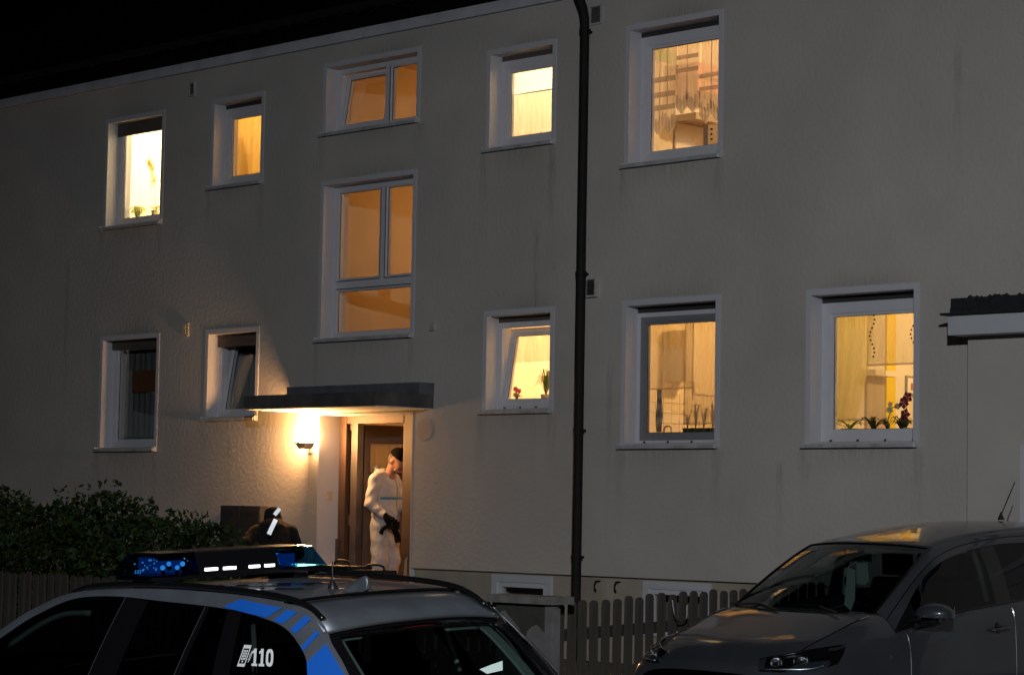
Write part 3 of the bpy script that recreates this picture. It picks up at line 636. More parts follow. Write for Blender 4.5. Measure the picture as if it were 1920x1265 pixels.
# U1
hang('U1', -.1, 1.6, -.1, 1.2, .52, 'sheerw', 'white sheer curtain in the brightest upper left window', .012, 60, 10)
pot('U1', .36, .33, 'potted_flower', 'low pink flowering pot plant in the brightest upper left window', (.85, .70, .45), 34, .14, .11, (.72, .78, .35), .026, ((.95, .62, .45), .10, .05, .035), .05, .05, sheerp=True)
pot('U1', .86, .33, 'orchid', 'tall pale orchid at the right of the brightest upper left window', (.80, .62, .35), 6, .10, .09, (.75, .75, .4), .03, ((.95, .80, .50), .62, -.16, .055), .05, .11, nfl=16, sheerp=True)
# U2
hang('U2', -.3, 1.4, -.2, 1.3, .50, 'amber', 'amber curtain drawn across the small upper left window', .010, 50, 7)
x, z = T('U2', .62, 0, .60); bt = empty('hanging_towel', (x, .60, z), label='soft dark shape hanging behind the amber curtain', cat='towel')
x2, z2 = T('U2', .66, .68, .60); m = MB(); G = []
for j in range(9):
    v = j / 8; w = .015 + .13 * math.sin(min(1, v * 1.25) * PI * .5); G.append([(x2 + .02 + w * math.cos(a_) , .62 + .03 * math.sin(a_) , z2 + (z - .1 - z2) * v) for a_ in np.linspace(0, PI, 9)])
MAT['ambershade'] = sheer('thin_brown_cloth', (.35, .22, .10), .8, .3); m.grid(G); m.build('cloth', 'ambershade', bt, smooth=True)
# U5
hang('U5', -.15, 1.35, -.1, .60, .34, 'cafe', 'half height gathered curtain in the small upper window', .022, 90, 11)
# U6 lace panels
for i, (u0, u1, v0, lab) in enumerate(((.02, .37, .15, 'left long lace panel with zigzag hem in the upper right window'), (.38, .71, .31, 'middle short lace panel with zigzag hem in the upper right window'), (.73, 1.08, .20, 'right lace panel with zigzag hem in the upper right window'))):
    y = .34 + .012 * i; cc = hang('U6', u0, u1, v0, 1.1, y, 'lace', lab, .006, 32, 2, zig=2, rod=False); cc['group'] = 'lace panels in the upper right window'
    x0, zb = T('U6', u0, v0, y); x1, _ = T('U6', u1, v0, y); mb = MB()
    for v in (((.38, .43), (.50, .55), (.64, .69)), ((.70, .74), (.82, .86)), ((.5, .54), (.62, .66)))[i]: mb.box(x0, x1, y - .0175, y - .0165, T('U6', 0, v[0], y)[1], T('U6', 0, v[1], y)[1])
    mb.build('woven_band', 'lightlace', cc); mb = MB()
    for q in range(2):
        for e in range(8):
            w = (x1 - x0) / 2; xx = x0 + q * w + w * (e + .5) / 8; zz = zb + w * .55 * abs((e + .5) / 8 - .5) * 2; mb.box(xx - .004, xx + .004, y - .0175, y - .0165, zz + .008, zz + .14 + .02 * (e % 2))
    o = mb.build('hem_fringe', 'laceband', cc)
    for uu in (.33, .66) if i == 0 else (.5,):
        mb = MB(); xx = x0 + (x1 - x0) * uu; mb.box(xx - .004, xx + .004, y - .0177, y - .0167, zb + .14, T('U6', 0, 1.05, y)[1]); mb.build('seam', 'laceband', cc)
x0, z0 = T('U6', -.02, 1.02, .33); x1, _ = T('U6', 1.2, 1.02, .33); m = MB(); m.tube([(x0, .33, z0 - .03), (x1, .33, z0 - .03)], .008, 6); tag(m.build('curtain_rod', 'laceband'), 'thin curtain rod above the lace panels', 'curtain rod')
MAT['redbox'] = mat('red_cupboard', (.55, .22, .13), .5); MAT['hood'] = mat('cooker_hood', (.40, .34, .29), .4, metal=.5); MAT['tilew'] = mat('kitchen_tile', (.78, .70, .54), .35); MAT['green'] = mat('green_sign', (.22, .45, .08), .6)
XW = -16.45
def on_left(k, u0, u1, v0, v1, name, mt, label, cat, d=.03, X=XW):
    y0, z0 = TX(k, u0, v0, X); y1, _ = TX(k, u1, v0, X); z1 = TX(k, u0, v1, X)[1]; m = MB(); m.box(X + .002, X + d, min(y0, y1), max(y0, y1), z0, z1); return tag(m.build(name, mt), label, cat)
on_left('U6', .36, 1.3, .66, .78, 'wall_cupboard', 'redbox', 'upper red cupboard front behind the lace panels', 'cupboard', .30)
on_left('U6', .36, 1.3, .52, .63, 'wall_cupboard', 'redbox', 'lower red cupboard front behind the lace panels', 'cupboard', .30)
on_left('U6', .33, .95, .26, .32, 'cooker_hood', 'hood', 'grey cooker hood below the red cupboards', 'cooker hood', .32)
on_left('U6', .05, .35, .86, .97, 'green_poster', 'green', 'small green poster at the top left behind the lace', 'poster', .012)
on_left('U6', .34, .36, -.1, .27, 'door_edge', 'hood', 'dark edge of a white door below the middle lace panel', 'door edge', .02)
y0, z0 = TX('U6', .90, .02, -15.4); m = MB(); m.box(-15.46, -15.4, y0 - .05, y0 + .2, z0 - .1, z0 + .18)
for q in range(3): m.lathe([(.001, .01), (.011, .01), (.012, 0)], (-15.4, y0, z0 + .04 + q * .05), 10, 'x', 1)
tag(m.build('kitchen_appliance', ['hood', 'blackpl']), 'small grey appliance with dark knobs right of the lace window', 'appliance')
# L1 dark lace
hang('L1', .0, 1.4, .02, 1.1, .36, 'darklace', 'grey lace curtain in the dark ground floor window', .012, 60, 9)
MAT['brownbox'] = mat('brown_board', (.16, .06, .02), .7)
x0, z0 = T('L1', .33, .53, .32); x1, z1 = T('L1', 1.3, .78, .32); m = MB(); n_ = 8
for i in range(n_): m.box(x0 + (x1 - x0) * i / n_ + .002, x0 + (x1 - x0) * (i + 1) / n_ - .002, .315 + .004 * (i % 2), .33, z0, z1)
tag(m.build('brown_screen', 'brownbox'), 'brown slatted board in the dark ground floor window', 'board')
# L2
hang('L2', .25, 1.5, .0, 1.1, .60, 'darklace', 'dim curtain behind the tilted dark window beside the porch', .012, 40, 6)
# L5
hang('L5', -.2, 1.4, .52, 1.2, .42, 'cafe', 'short gathered curtain above the tilted ground floor window', .014, 60, 7)
pot('L5', .92, .46, 'potted_plant', 'feathery pot plant at the right of the tilted ground floor window', (.5, .4, .25), 40, .26, .13, (.22, .22, .05), .006)
pot('L5', .22, .46, 'potted_flower', 'small red flower at the left of the tilted ground floor window', (.5, .4, .3), 6, .08, .05, (.3, .2, .08), .02, ((.7, .05, .04), .12, .01, .03), .03, .05)
# L6
k = 'L6'
c1 = hang(k, -.02, .68, .385, 1.1, .33, 'lightsheer', 'upper left sheer panel of the grey framed kitchen window', .004, 30, 3)
c2 = hang(k, .54, 1.2, .07, 1.1, .37, 'greysheer', 'long right sheer panel of the grey framed kitchen window', .005, 30, 3)
for cc, u, v0, v1, y in ((c1, .21, .72, .90, .325), (c1, .20, .40, .56, .325), (c2, .665, .28, .97, .36), (c1, .33, .385, .395, .325), (c2, .545, .07, 1.0, .36)):
    m = MB(); x0, z0 = T(k, u, v0, y); x1, z1 = T(k, u, v1, y); m.box(x0 - .004, x0 + .004, y - .001, y + .001, z0, z1); m.build('seam', 'laceband', cc)
for cc, u0, u1, v, y in ((c1, -.02, .68, .385, .325), (c2, .54, 1.1, .07, .36)):
    m = MB(); x0, z0 = T(k, u0, v, y); x1, _ = T(k, u1, v, y); m.box(x0, x1, y - .001, y + .001, z0 - .006, z0 + .012); m.build('hem', 'greysheer', cc)
m = MB()
for i in range(14):
    for j in range(7): m.box(XW + .002, XW + .012, .62 + i * .125, .62 + i * .125 + .119, 2.30 + j * .105, 2.30 + j * .105 + .099)
tag(m.build('wall_tiles', 'tilew'), 'cream tiles on the left kitchen wall', 'tiles', kind='stuff')
on_left(k, .30, .50, .45, .90, 'wall_cabinet', 'tilew', 'cream wall cabinet seen through the kitchen sheer', 'cabinet', .25)
on_left(k, .68, 1.2, .33, .88, 'kitchen_door', 'tilew', 'tall cream cupboard at the right of the kitchen view', 'cupboard', .03)
x, z = T(k, .25, 0, .60); m = MB(); m.tube(spline([(x, .60, z - .15), (x, .60, z + .02), (x + .03, .60, z + .06), (x + .09, .60, z + .05), (x + .10, .60, z - .02)], 5), .009, 7); tag(m.build('tap', 'hood'), 'curved tap on the kitchen window sill', 'tap')
m = MB(); G = []
for j in range(9):
    x, z = T(k, .13, .385 - .38 * j / 8, .345); G.append([(x + .075 * q / 5, .345 + .012 * math.sin(q * 2.1 + j * .8), z) for q in range(6)])
MAT['towel'] = mat('mottled_towel', (.40, .30, .22), .8, var=.8, vscale=14); m.grid(G); tag(m.build('hanging_tea_towel', 'towel', smooth=True, thick=.004), 'mottled tea towel hanging at the left of the kitchen window', 'towel')
for i, (u, hh) in enumerate(((.60, .20), (.72, .25), (.84, .22), (.97, .24))):
    lab = ['small dark pot plant, first from the tap on the kitchen sill', 'dark spiky pot plant, second from the tap on the kitchen sill', 'dark pot plant, third from the tap on the kitchen sill', 'dark pot plant at the right end of the kitchen sill'][i]
    o = pot(k, u, .46, 'potted_plant', lab, (.03, .035, .015), 8, hh, .05, (.05, .06, .02), .010, potr=.052, poth=.09, up=.9, lift=.075); o['group'] = 'plants on the kitchen sill'
# L7
k = 'L7'
hang(k, -.05, .50, .06, 1.1, .50, 'sheery', 'yellow green curtain at the left of the orchid window', .018, 40, 4, pinch=.42)
d1 = hang(k, -.03, .645, .085, 1.1, .38, 'lightsheer', 'long left sheer panel of the orchid window', .004, 24, 2)
d2 = hang(k, .42, 1.25, .535, 1.1, .36, 'lightsheer', 'short right sheer panel of the orchid window', .004, 24, 2)
for cc, u0, u1, v, y in ((d1, -.03, .645, .085, .372), (d2, .42, 1.2, .535, .352)):
    m = MB(); x0, z0 = T(k, u0, v, y); x1, _ = T(k, u1, v, y); m.box(x0, x1, y - .001, y + .001, z0 - .008, z0 + .010); m.build('hem', 'greysheer', cc)
for cc, u, v0, y in ((d1, .645, .085, .372), (d2, .42, .535, .352)):
    m = MB(); x0, z0 = T(k, u, v0, y); x1, z1 = T(k, u, 1.0, y); m.box(x0 - .003, x0 + .003, y - .001, y + .001, z0, z1); m.build('seam', 'greysheer', cc)
for i, u in enumerate((.475, .985)):
    m = MB()
    for j in range(12):
        x, z = T(k, u + .03 * math.sin(j * .8), .98 - j * .034, .34); m.lathe([(.0005, -.010), (.009, -.004), (.009, .004), (.0005, .010)], (x, .34, z), 6)
    tag(m.build('bead_chain', 'blackcloth'), ['left chain of dark beads hanging in the orchid window', 'right chain of dark beads hanging in the orchid window'][i], 'bead chain', 'bead chains in the orchid window')
MAT['sidewood'] = mat('sideboard_wood', (.52, .42, .30), .6); MAT['yellow'] = mat('yellow_wall_paint', (.80, .60, .05), .6); XW7 = -14.1
on_left(k, .66, .775, -.3, 1.5, 'yellow_wall_strip', 'yellow', 'bright yellow painted strip on the wall of the orchid room', 'wall strip', .012, XW7)
on_left(k, .36, .64, .45, .50, 'wall_shelf', 'tilew', 'cream wall shelf seen through the left sheer panel', 'shelf', .16, XW7)
on_left(k, .40, .62, -.2, .44, 'sideboard', 'sidewood', 'brownish sideboard front behind the left sheer panel', 'sideboard', .03, XW7)
pf = empty('picture_frame', (XW7, 2.1, 2.95), label='small framed picture on the wall of the orchid room', cat='picture')
y0, z0 = TX(k, .90, .28, XW7); y1, z1 = TX(k, 1.12, .42, XW7); m = MB(); m.box(XW7 + .002, XW7 + .02, y0, y1, z0, z1); m.build('frame', 'hood', pf)
m = MB(); m.box(XW7 + .02, XW7 + .022, y0 + .02, y1 - .02, z0 + .02, z1 - .02); m.box(XW7 + .022, XW7 + .024, y0 + .07, y0 + .17, z0 + .05, z0 + .12, 1); m.build('print', ['sticker', 'redbox'], pf)
pot(k, .90, .40, 'orchid', 'magenta orchid at the right of the orchid window', (.6, .5, .4), 5, .10, .10, (.05, .08, .02), .026, ((.22, .006, .05), .26, .02, .06), .045, .06, nfl=3)
pot(k, .68, .42, 'orchid', 'pale faded orchid in the white pot of the orchid window', (.62, .6, .58), 4, .09, .10, (.06, .08, .03), .026, ((.72, .58, .38), .20, .09, .032), .075, .055, nfl=6)
pot(k, .86, .36, 'potted_plant', 'dark spiky plant right of the white pot in the orchid window', (.3, .2, .1), 20, .15, .13, (.012, .018, .006), .010, potr=.045, poth=.03)
pot(k, .50, .42, 'potted_plant', 'broad leaved plant in the middle of the orchid window', (.4, .12, .05), 6, .12, .13, (.03, .035, .01), .026, potr=.045, poth=.045)
pot(k, .20, .42, 'potted_plant', 'light green plant in a lime pot at the left of the orchid window', (.28, .40, .03), 9, .09, .15, (.10, .15, .02), .014, potr=.085, poth=.06)

# ------------------------------------------------------------------ lamps outside
lx, ly = -20.612, -.168
wlamp = empty('wall_lamp', (lx, 0, 2.45), label='lit square wall lamp glowing left of the entrance', cat='wall lamp')
m = MB(); m.box(lx - .07, lx + .07, ly - .07, ly + .07, 2.515, 2.665); m.build('lamp_glass', 'lampshade', wlamp)
m = MB(); m.add([(lx - .05, ly - .05, 2.44), (lx + .05, ly - .05, 2.44), (lx + .05, ly + .05, 2.44), (lx - .05, ly + .05, 2.44), (lx - .085, ly - .085, 2.512), (lx + .085, ly - .085, 2.512), (lx + .085, ly + .085, 2.512), (lx - .085, ly + .085, 2.512)],
      [(0, 3, 2, 1), (4, 5, 6, 7), (0, 1, 5, 4), (1, 2, 6, 5), (2, 3, 7, 6), (3, 0, 4, 7)]); m.build('holder', 'lampbase', wlamp)
m = MB(); m.tube([(lx - .10, .0, 2.46), (lx - .06, ly + .06, 2.46), (lx, ly, 2.46)], .016, 8); m.box(lx - .15, lx - .05, -.015, 0, 2.40, 2.52); m.build('bracket', 'lampbase', wlamp)
slx, sly = 1.9, -19.9
sl = empty('assumed_street_lamp', (slx, sly, .02), label='assumed unseen street lamp added on the far pavement, lighting the whole facade', cat='street lamp')  # assumed lamp out of view, added to make the facade darken toward the left
m = MB(); m.tube([(slx, sly, .02), (slx, sly, 1.0), (slx, sly, 6.1), (slx - .1, sly + .2, 6.4), (slx - .3, sly + .7, 6.52)], [.09, .08, .055, .05, .045], 12); m.build('pole', 'ventf', sl, smooth=True)
m = MB(); m.add([(slx - .42, sly + .6, 6.56), (slx - .18, sly + .6, 6.56), (slx - .22, sly + 1.3, 6.56), (slx - .42, sly + 1.3, 6.56), (slx - .38, sly + .65, 6.66), (slx - .22, sly + .65, 6.66), (slx - .25, sly + 1.25, 6.63), (slx - .40, sly + 1.25, 6.63)],
      [(0, 3, 2, 1), (4, 5, 6, 7), (0, 1, 5, 4), (1, 2, 6, 5), (2, 3, 7, 6), (3, 0, 4, 7)]); m.build('lamp_head', 'ventf', sl)
sp_ = light('assumed_street_light', (slx - .3, sly + 1.0, 6.40), (0.955, 0.97, 1.0), 6000, sl, 0.13, 'SPOT')   # assumed source; cone narrowed and aimed low to dim the upper facade
sp_.data.spot_size = math.radians(70); sp_.data.spot_blend = 1.0; sp_.rotation_euler = Vector((-14.6, 15.9, -7.2)).to_track_quat('-Z', 'Y').to_euler()

# ------------------------------------------------------------------ mailboxes
mb_ = empty('mailbox_unit', (-21.8, 0, 1.2), label='dark metal mailbox unit on the wall left of the entrance', cat='mailbox')
m = MB(); m.box(-22.165, -21.44, -.12, 0, 1.15, 1.80); m.build('housing', 'mailbox', mb_)
for i in range(2):
    for j in range(2):
        x0 = -22.155 + i * .36; z0 = 1.165 + j * .315; m = MB(); m.box(x0, x0 + .345, -.128, -.121, z0, z0 + .30); m.box(x0 + .06, x0 + .28, -.132, -.128, z0 + .235, z0 + .255); m.build('mailbox_door', 'mailbox', mb_)

# ------------------------------------------------------------------ fences
def picket_mesh(w=.076, h=.92, t=.02):
    p = [(-w / 2, 0), (w / 2, 0), (w / 2, h - .03)] + [(w / 2 * math.cos(a), h - .03 + .03 * math.sin(a)) for a in np.linspace(.3, PI - .3, 6)] + [(-w / 2, h - .03)]
    m = MB(); m.prism(p, -t / 2, t / 2, 'y'); return m
PK = None
def fence(name, a, b, za, zb, pitch, label, h=.95):
    global PK
    a = Vector((a[0], a[1], 0)); b = Vector((b[0], b[1], 0)); d = (b - a); L = d.length; d.normalize(); ang = math.atan2(d.y, d.x); nrm = Vector((-d.y, d.x, 0))
    f = empty(name, (a.x, a.y, za - h), label=label, cat='fence', group='picket fences of the front garden')
    n = int(L / pitch)
    for i in range(n + 1):
        p = a + d * (i * pitch); z = za + (zb - za) * i / max(1, n) + random.uniform(-.012, .012)
        ro = (0, random.uniform(-.012, .012), ang + random.uniform(-.02, .02)); lo = (p.x, p.y, z - .95)
        if PK is None: PK = picket_mesh(h=.95).build('picket', 'wood', f, loc=lo, rot=ro)
        else: share(PK, 'picket', f, False, lo, ro)
    for zr in (.22, .70):
        m = MB(); q0 = a - nrm * .0; off = nrm * .045
        P0 = a + off + Vector((0, 0, za - .95 + zr)); P1 = b + off + Vector((0, 0, zb - .95 + zr)); s_ = nrm * .018; u_ = Vector((0, 0, .042))
        m.add([P0 - s_ - u_, P0 + s_ - u_, P0 + s_ + u_, P0 - s_ + u_, P1 - s_ - u_, P1 + s_ - u_, P1 + s_ + u_, P1 - s_ + u_], [(0, 1, 2, 3), (7, 6, 5, 4), (0, 4, 5, 1), (1, 5, 6, 2), (2, 6, 7, 3), (3, 7, 4, 0)])
        m.build('fence_rail', 'rail', f)
    return f
fence('picket_fence', (-24.0, -4.9), (-12.66, -4.9), 1.165, 1.14, .118, 'weathered picket fence below the hedge, running behind the police car')
fence('picket_fence', (-12.2, -4.72), (-12.2, -1.6), 1.142, 1.255, .122, 'weathered picket fence between the stone pillar and the hatchback')
gp = empty('gate_pillar', (-12.3, -4.95, .1), label='flaking grey gate pillar with mossy top beside the picket fence', cat='pillar')
m = MB(); m.box(-12.57, -12.06, -5.0, -4.86, .1, 1.13); m.build('shaft', 'pillar', gp)
m = MB(); poly = [(-12.572, 1.13), (-12.058, 1.13), (-12.058, .92), (-12.10, .95), (-12.15, .985), (-12.20, .97), (-12.245, .935), (-12.27, .88), (-12.30, .905), (-12.33, .955), (-12.37, .985), (-12.43, 1.03), (-12.48, 1.075), (-12.53, 1.06), (-12.572, 1.085)]
m.prism(poly, -5.004, -4.99, 'y'); m.build('mossy_coating', 'moss', gp)
m = MB(); m.box(-12.65, -11.98, -5.06, -4.80, 1.13, 1.185); m.build('cap_stone', 'cap', gp)
m = MB(); m.box(-12.055, -12.0, -5.02, -4.94, .1, 1.115); m.box(-12.00, -11.96, -5.0, -4.96, .1, 1.10); tag(m.build('gate_post', 'pillar'), 'narrow grey gate post at right of the flaking pillar', 'post')
m = MB(); m.tube(spline([(-12.14, -3.56, 1.14), (-12.12, -3.555, 1.03), (-12.12, -3.52, .985), (-12.12, -3.47, .97), (-12.12, -3.42, 1.0), (-12.13, -3.40, 1.10)], 6), .0065, 6)
tag(m.build('wire_hook', 'steel'), 'bright curved steel wire hanging on the pickets', 'wire')

# ------------------------------------------------------------------ hedge
hd = empty('hedge', (-18.5, -4.3, .2), label='dark leafy hedge behind the left picket fence', cat='hedge')
tops = [(-24.5, 1.95), (-21.4, 1.9), (-20.3, 1.93), (-20.05, 1.86), (-19.75, 1.72), (-19.4, 1.76), (-19.0, 1.83), (-18.5, 1.90), (-18.1, 1.90), (-17.85, 1.68), (-17.25, 1.65), (-16.7, 1.60), (-16.42, 1.42), (-16.3, .9)]
tx = [t[0] for t in tops]; tz = [t[1] for t in tops]
vs = []; fs = []
N = 50000
for i in range(N):
    x = random.uniform(-24.4, -16.32); top = float(np.interp(x, tx, tz)) + .05 * noise.noise(Vector((x * 5, 1, 2)))
    y = random.uniform(-4.78, -3.85); edge = 1 - abs((y + 4.31) / .47) ** 3
    z = .3 + (top - .3) * (random.random() ** .55)
    if z > .3 + (top - .3) * (.35 + .65 * max(0, edge)) + .05: z -= .25
    if random.random() < .035 and noise.noise(Vector((x * 9, 4, 1))) > .12: z = top + random.uniform(0, .10); y = -4.3 + random.uniform(-.2, .15)
    if noise.noise(Vector((x * 3.2, y * 3.2, z * 3.2))) < -.32 and z > .8: continue
    s = random.choice((.016, .022, .028, .034, .046)) * random.uniform(.8, 1.15); n = Vector((random.gauss(0, 1), random.gauss(-.5, 1), random.gauss(.6, 1))).normalized()
    a = n.orthogonal().normalized(); ro = random.uniform(0, 2 * PI); b = n.cross(a); u = a * math.cos(ro) + b * math.sin(ro); v = n.cross(u); c = Vector((x, y, z)); k = len(vs)
    vs += [tuple(c - u * s), tuple(c - v * s * .5 + n * .004), tuple(c + u * s), tuple(c + v * s * .5 + n * .004)]; fs.append((k, k + 1, k + 2, k + 3))
m = MB(); m.v = vs; m.f = fs; m.m = [0] * len(fs); o = m.build('foliage', 'leaf', hd); o['kind'] = 'stuff'
m = MB()
for i in range(40):
    x = -24.2 + i * .2; y = -4.3 + random.uniform(-.15, .15); t = float(np.interp(x, tx, tz)); m.tube([(x, y, .2), (x + random.uniform(-.1, .1), y + random.uniform(-.1, .1), .9), (x + random.uniform(-.15, .15), y, t - .1)], [.02, .012, .004], 5)
m.build('stems', 'stem', hd)
# ------------------------------------------------------------------ garage
gx = -11.835; gy = -.15
gar = empty('garage', (gx + 1.5, gy, .3), label='flat roofed garage with pale fascia at the right edge', cat='garage')
m = MB(); m.box(gx, -7.5, gy, 5, .1, 3.36); m.build('garage_wall', 'gwall', gar)
m = MB(); m.box(gx - .065, -7.4, gy - .20, 5, 3.345, 3.512); m.build('fascia', 'gfascia', gar)
m = MB(); m.box(gx - .115, -7.35, gy - .25, 5, 3.513, 3.532); m.box(gx - .06, -7.4, gy - .17, 5, 3.535, 3.66); m.build('roof_edge', 'groof', gar)
m = MB()
for i in range(90):
    x = gx + .05 + random.uniform(0, 3.0); r = random.uniform(.012, .03); m.lathe([(.001, -r), (r, -r * .3), (r * .8, r * .5), (.001, r)], (x, gy - .1 + random.uniform(0, .1), 3.665), 6)
o = m.build('gravel', 'groof', gar); o['kind'] = 'stuff'
m = MB(); m.box(-11.29, -11.20, gy - .03, gy - .002, .32, 2.42); m.box(-11.20, -8.6, gy - .03, gy - .002, 2.33, 2.42); m.build('door_frame', 'white', gar)
for i in range(8):
    m = MB(); m.box(-11.19, -8.6, gy - .02, gy - .002, .33 + i * .25, .33 + i * .25 + .243); m.build('door_panel', 'ventf', gar)

# ------------------------------------------------------------------ cars
def mirror(G): G = np.array(G, float).copy(); G[..., 1] *= -1; return G
def across(Lc, crown, n=9, bulge=None):
    """rows from the left curve across to its mirror image, with a crown in z"""
    out = []
    for i, p in enumerate(Lc):
        c = crown[i] if hasattr(crown, '__len__') else crown; bx = 0 if bulge is None else (bulge[i] if hasattr(bulge, '__len__') else bulge); row = []
        for k in range(n):
            s = 1 - 2 * k / (n - 1); row.append((p[0] + bx * (1 - s * s), p[1] * s, p[2] + c * (1 - abs(s) ** 2.4)))
        out.append(row)
    return np.array(out)
def wheel(car, x, y, r, side):
    w = empty('wheel', (0, 0, 0)); w.parent = car; WM[w.name] = Matrix.Identity(4)
    m = MB(); m.lathe([(r * .66, -.1), (r * .93, -.105), (r, -.07), (r, .07), (r * .93, .105), (r * .66, .1), (r * .66, -.1)], (x, y, r), 28, 'y'); m.build('tyre', 'tyre', w, smooth=True, local=True, angle=40)
    m = MB(); m.lathe([(r * .66, -.09), (r * .62, .06), (r * .64, .09), (r * .66, .09)], (x, y, r), 28, 'y')
    for k in range(5):
        a = 2 * PI * k / 5; m.tube([(x, y + side * .06, r), (x + math.cos(a) * r * .63, y + side * .075, r + math.sin(a) * r * .63)], [.05, .03], 6)
    m.build('rim', 'rim', w, local=True)
# ---- police estate car
pc = empty('police_car', (-8.42, -9.5, -.10), (-.045, 0, PI + .042), label='silver police estate car with blue stripes and a roof light bar', cat='car')
def Yp(x, z):
    y = .90 - (z - .95) * .6
    if x < .5: y -= .13 * ((.5 - x) / .7) ** 1.5
    if x > 2: y -= .05 * (x - 2) ** 2
    return y
Wc = [(2.65, 1.02), (2.239, 1.278), (2.087, 1.356), (1.873, 1.432), (1.56, 1.456), (1.171, 1.447), (.695, 1.431), (.38, 1.395), (.241, 1.357), (.133, 1.293), (.051, 1.22), (.0, 1.12), (-.02, .98)]
Ec = [(2.80, 1.0), (2.33, 1.29), (2.17, 1.375), (1.94, 1.455), (1.6, 1.487), (1.2, 1.499), (.70, 1.492), (.32, 1.467), (.17, 1.438), (.06, 1.385), (.0, 1.335), (-.185, 1.171), (-.38, .98)]
W3 = spline([(x, Yp(x, z), z) for x, z in Wc], 6); E3 = spline([(x, Yp(x, z) - .012, z) for x, z in Ec], 6)
for s in (1, -1):
    G = np.array([W3, (W3 + E3) / 2 + np.array([0, .006, 0]), E3])
    m = MB(); m.grid(G if s > 0 else mirror(G)); m.build('side_frame', 'silver', pc, smooth=True, local=True)
# roof and tail spoiler
i3, i7, i9 = 18, 42, 54
R = across(E3[i3:i7 + 1], .008, 13)
m = MB(); m.grid(R); m.build('roof', 'silver', pc, smooth=True, local=True, thick=.02)
sp = across(np.array([E3[i7 + 1], E3[i7 + 4], E3[i7 + 7], (.03, .585, 1.352)]), [.016, .02, .026, .036], 13, [0, 0, -.01, -.05])
m = MB(); m.grid(sp); m.build('tail_spoiler', 'silver', pc, smooth=True, local=True, thick=.028)
m = MB(); m.tube([(p[0] - .002, p[1], p[2] - .012) for p in sp[-1]], .006, 6); m.build('spoiler_edge', 'rim', pc, local=True)
m = MB()
e = across([(.05, .56, 1.345), (.025, .575, 1.325)], .03, 9, -.045); m.grid(e); m.build('spoiler_underside', 'carblack', pc, local=True, thick=.01)
m = MB(); e = across([(.018, .16, 1.350), (.012, .16, 1.335)], .004, 5, -.02); m.grid(e); m.build('third_brake_light', 'red', pc, local=True, thick=.006)
# gap strip between roof and spoiler
m = MB(); g = across([E3[i7]] , .017, 13)[0]; m.tube([(p[0], p[1], p[2] + .001) for p in g], .008, 6); m.build('tailgate_gap', 'carblack', pc, local=True)
# black roof identification strokes, seen almost edge-on
for q in ([(1.10, .30), (1.04, .32), (.74, -.02), (.80, -.04)], [(.98, .05), (.93, .07), (.72, -.24), (.77, -.26)], [(.86, .36), (.80, .38), (.62, .16), (.67, .14)]):
    m = MB(); G = []
    for v in np.linspace(0, 1, 6):
        G.append([])
        for u in np.linspace(0, 1, 3):
            a_ = np.array(q[0]) + (np.array(q[3]) - np.array(q[0])) * v; b_ = np.array(q[1]) + (np.array(q[2]) - np.array(q[1])) * v; p = a_ + (b_ - a_) * u
            i_ = int(np.argmin(np.abs(E3[:, 0] - p[0]))); ys = p[1] / E3[i_, 1]; G[-1].append((p[0], p[1], E3[i_, 2] + .008 * (1 - abs(ys) ** 2.4) + .004))
    m.grid(G); m.build('roof_marking', 'carblack', pc, smooth=True, local=True)
# rails, fin, aerial
for s in (1, -1):
    m = MB(); P = [(x, s * (Yp(x, z) - .03), z + dz) for x, z, dz in ((1.92, 1.462, .0), (1.82, 1.474, .016), (1.6, 1.487, .022), (1.2, 1.499, .024), (.7, 1.492, .022), (.35, 1.472, .020), (.18, 1.44, .014), (.08, 1.40, .0))]
    m.tube(spline(P, 5), .015, 8); m.build('roof_rail', 'carblack', pc, smooth=True, local=True)
m = MB(); S_ = spline([(.60, 1.488), (.50, 1.505), (.40, 1.552), (.355, 1.558), (.345, 1.50)], 5); V = []
for x, z in S_:
    w = .012 + .045 * max(0, (1.545 - z) / .06); V.append([(x, w, 1.486), (x, w * .7, (z + 1.486) / 2), (x, .006, z), (x, -.006, z), (x, -w * .7, (z + 1.486) / 2), (x, -w, 1.486)])
m.grid(V); m.build('shark_fin_aerial', 'silver', pc, smooth=True, local=True)
m = MB(); m.lathe([(.028, 0), (.024, .02), (.008, .05), (.004, .055), (.003, .14), (.001, .145)], (.60, .0, 1.485), 10); m.build('rod_aerial', 'blackpl', pc, smooth=True, local=True)
# windscreen
G = across(E3[0:i3 + 1], [.0] * 19, 11, [.22 * (1 - k / 18) + .06 for k in range(19)]); m = MB(); m.grid(G); m.build('windscreen', 'carglassd', pc, smooth=True, local=True)
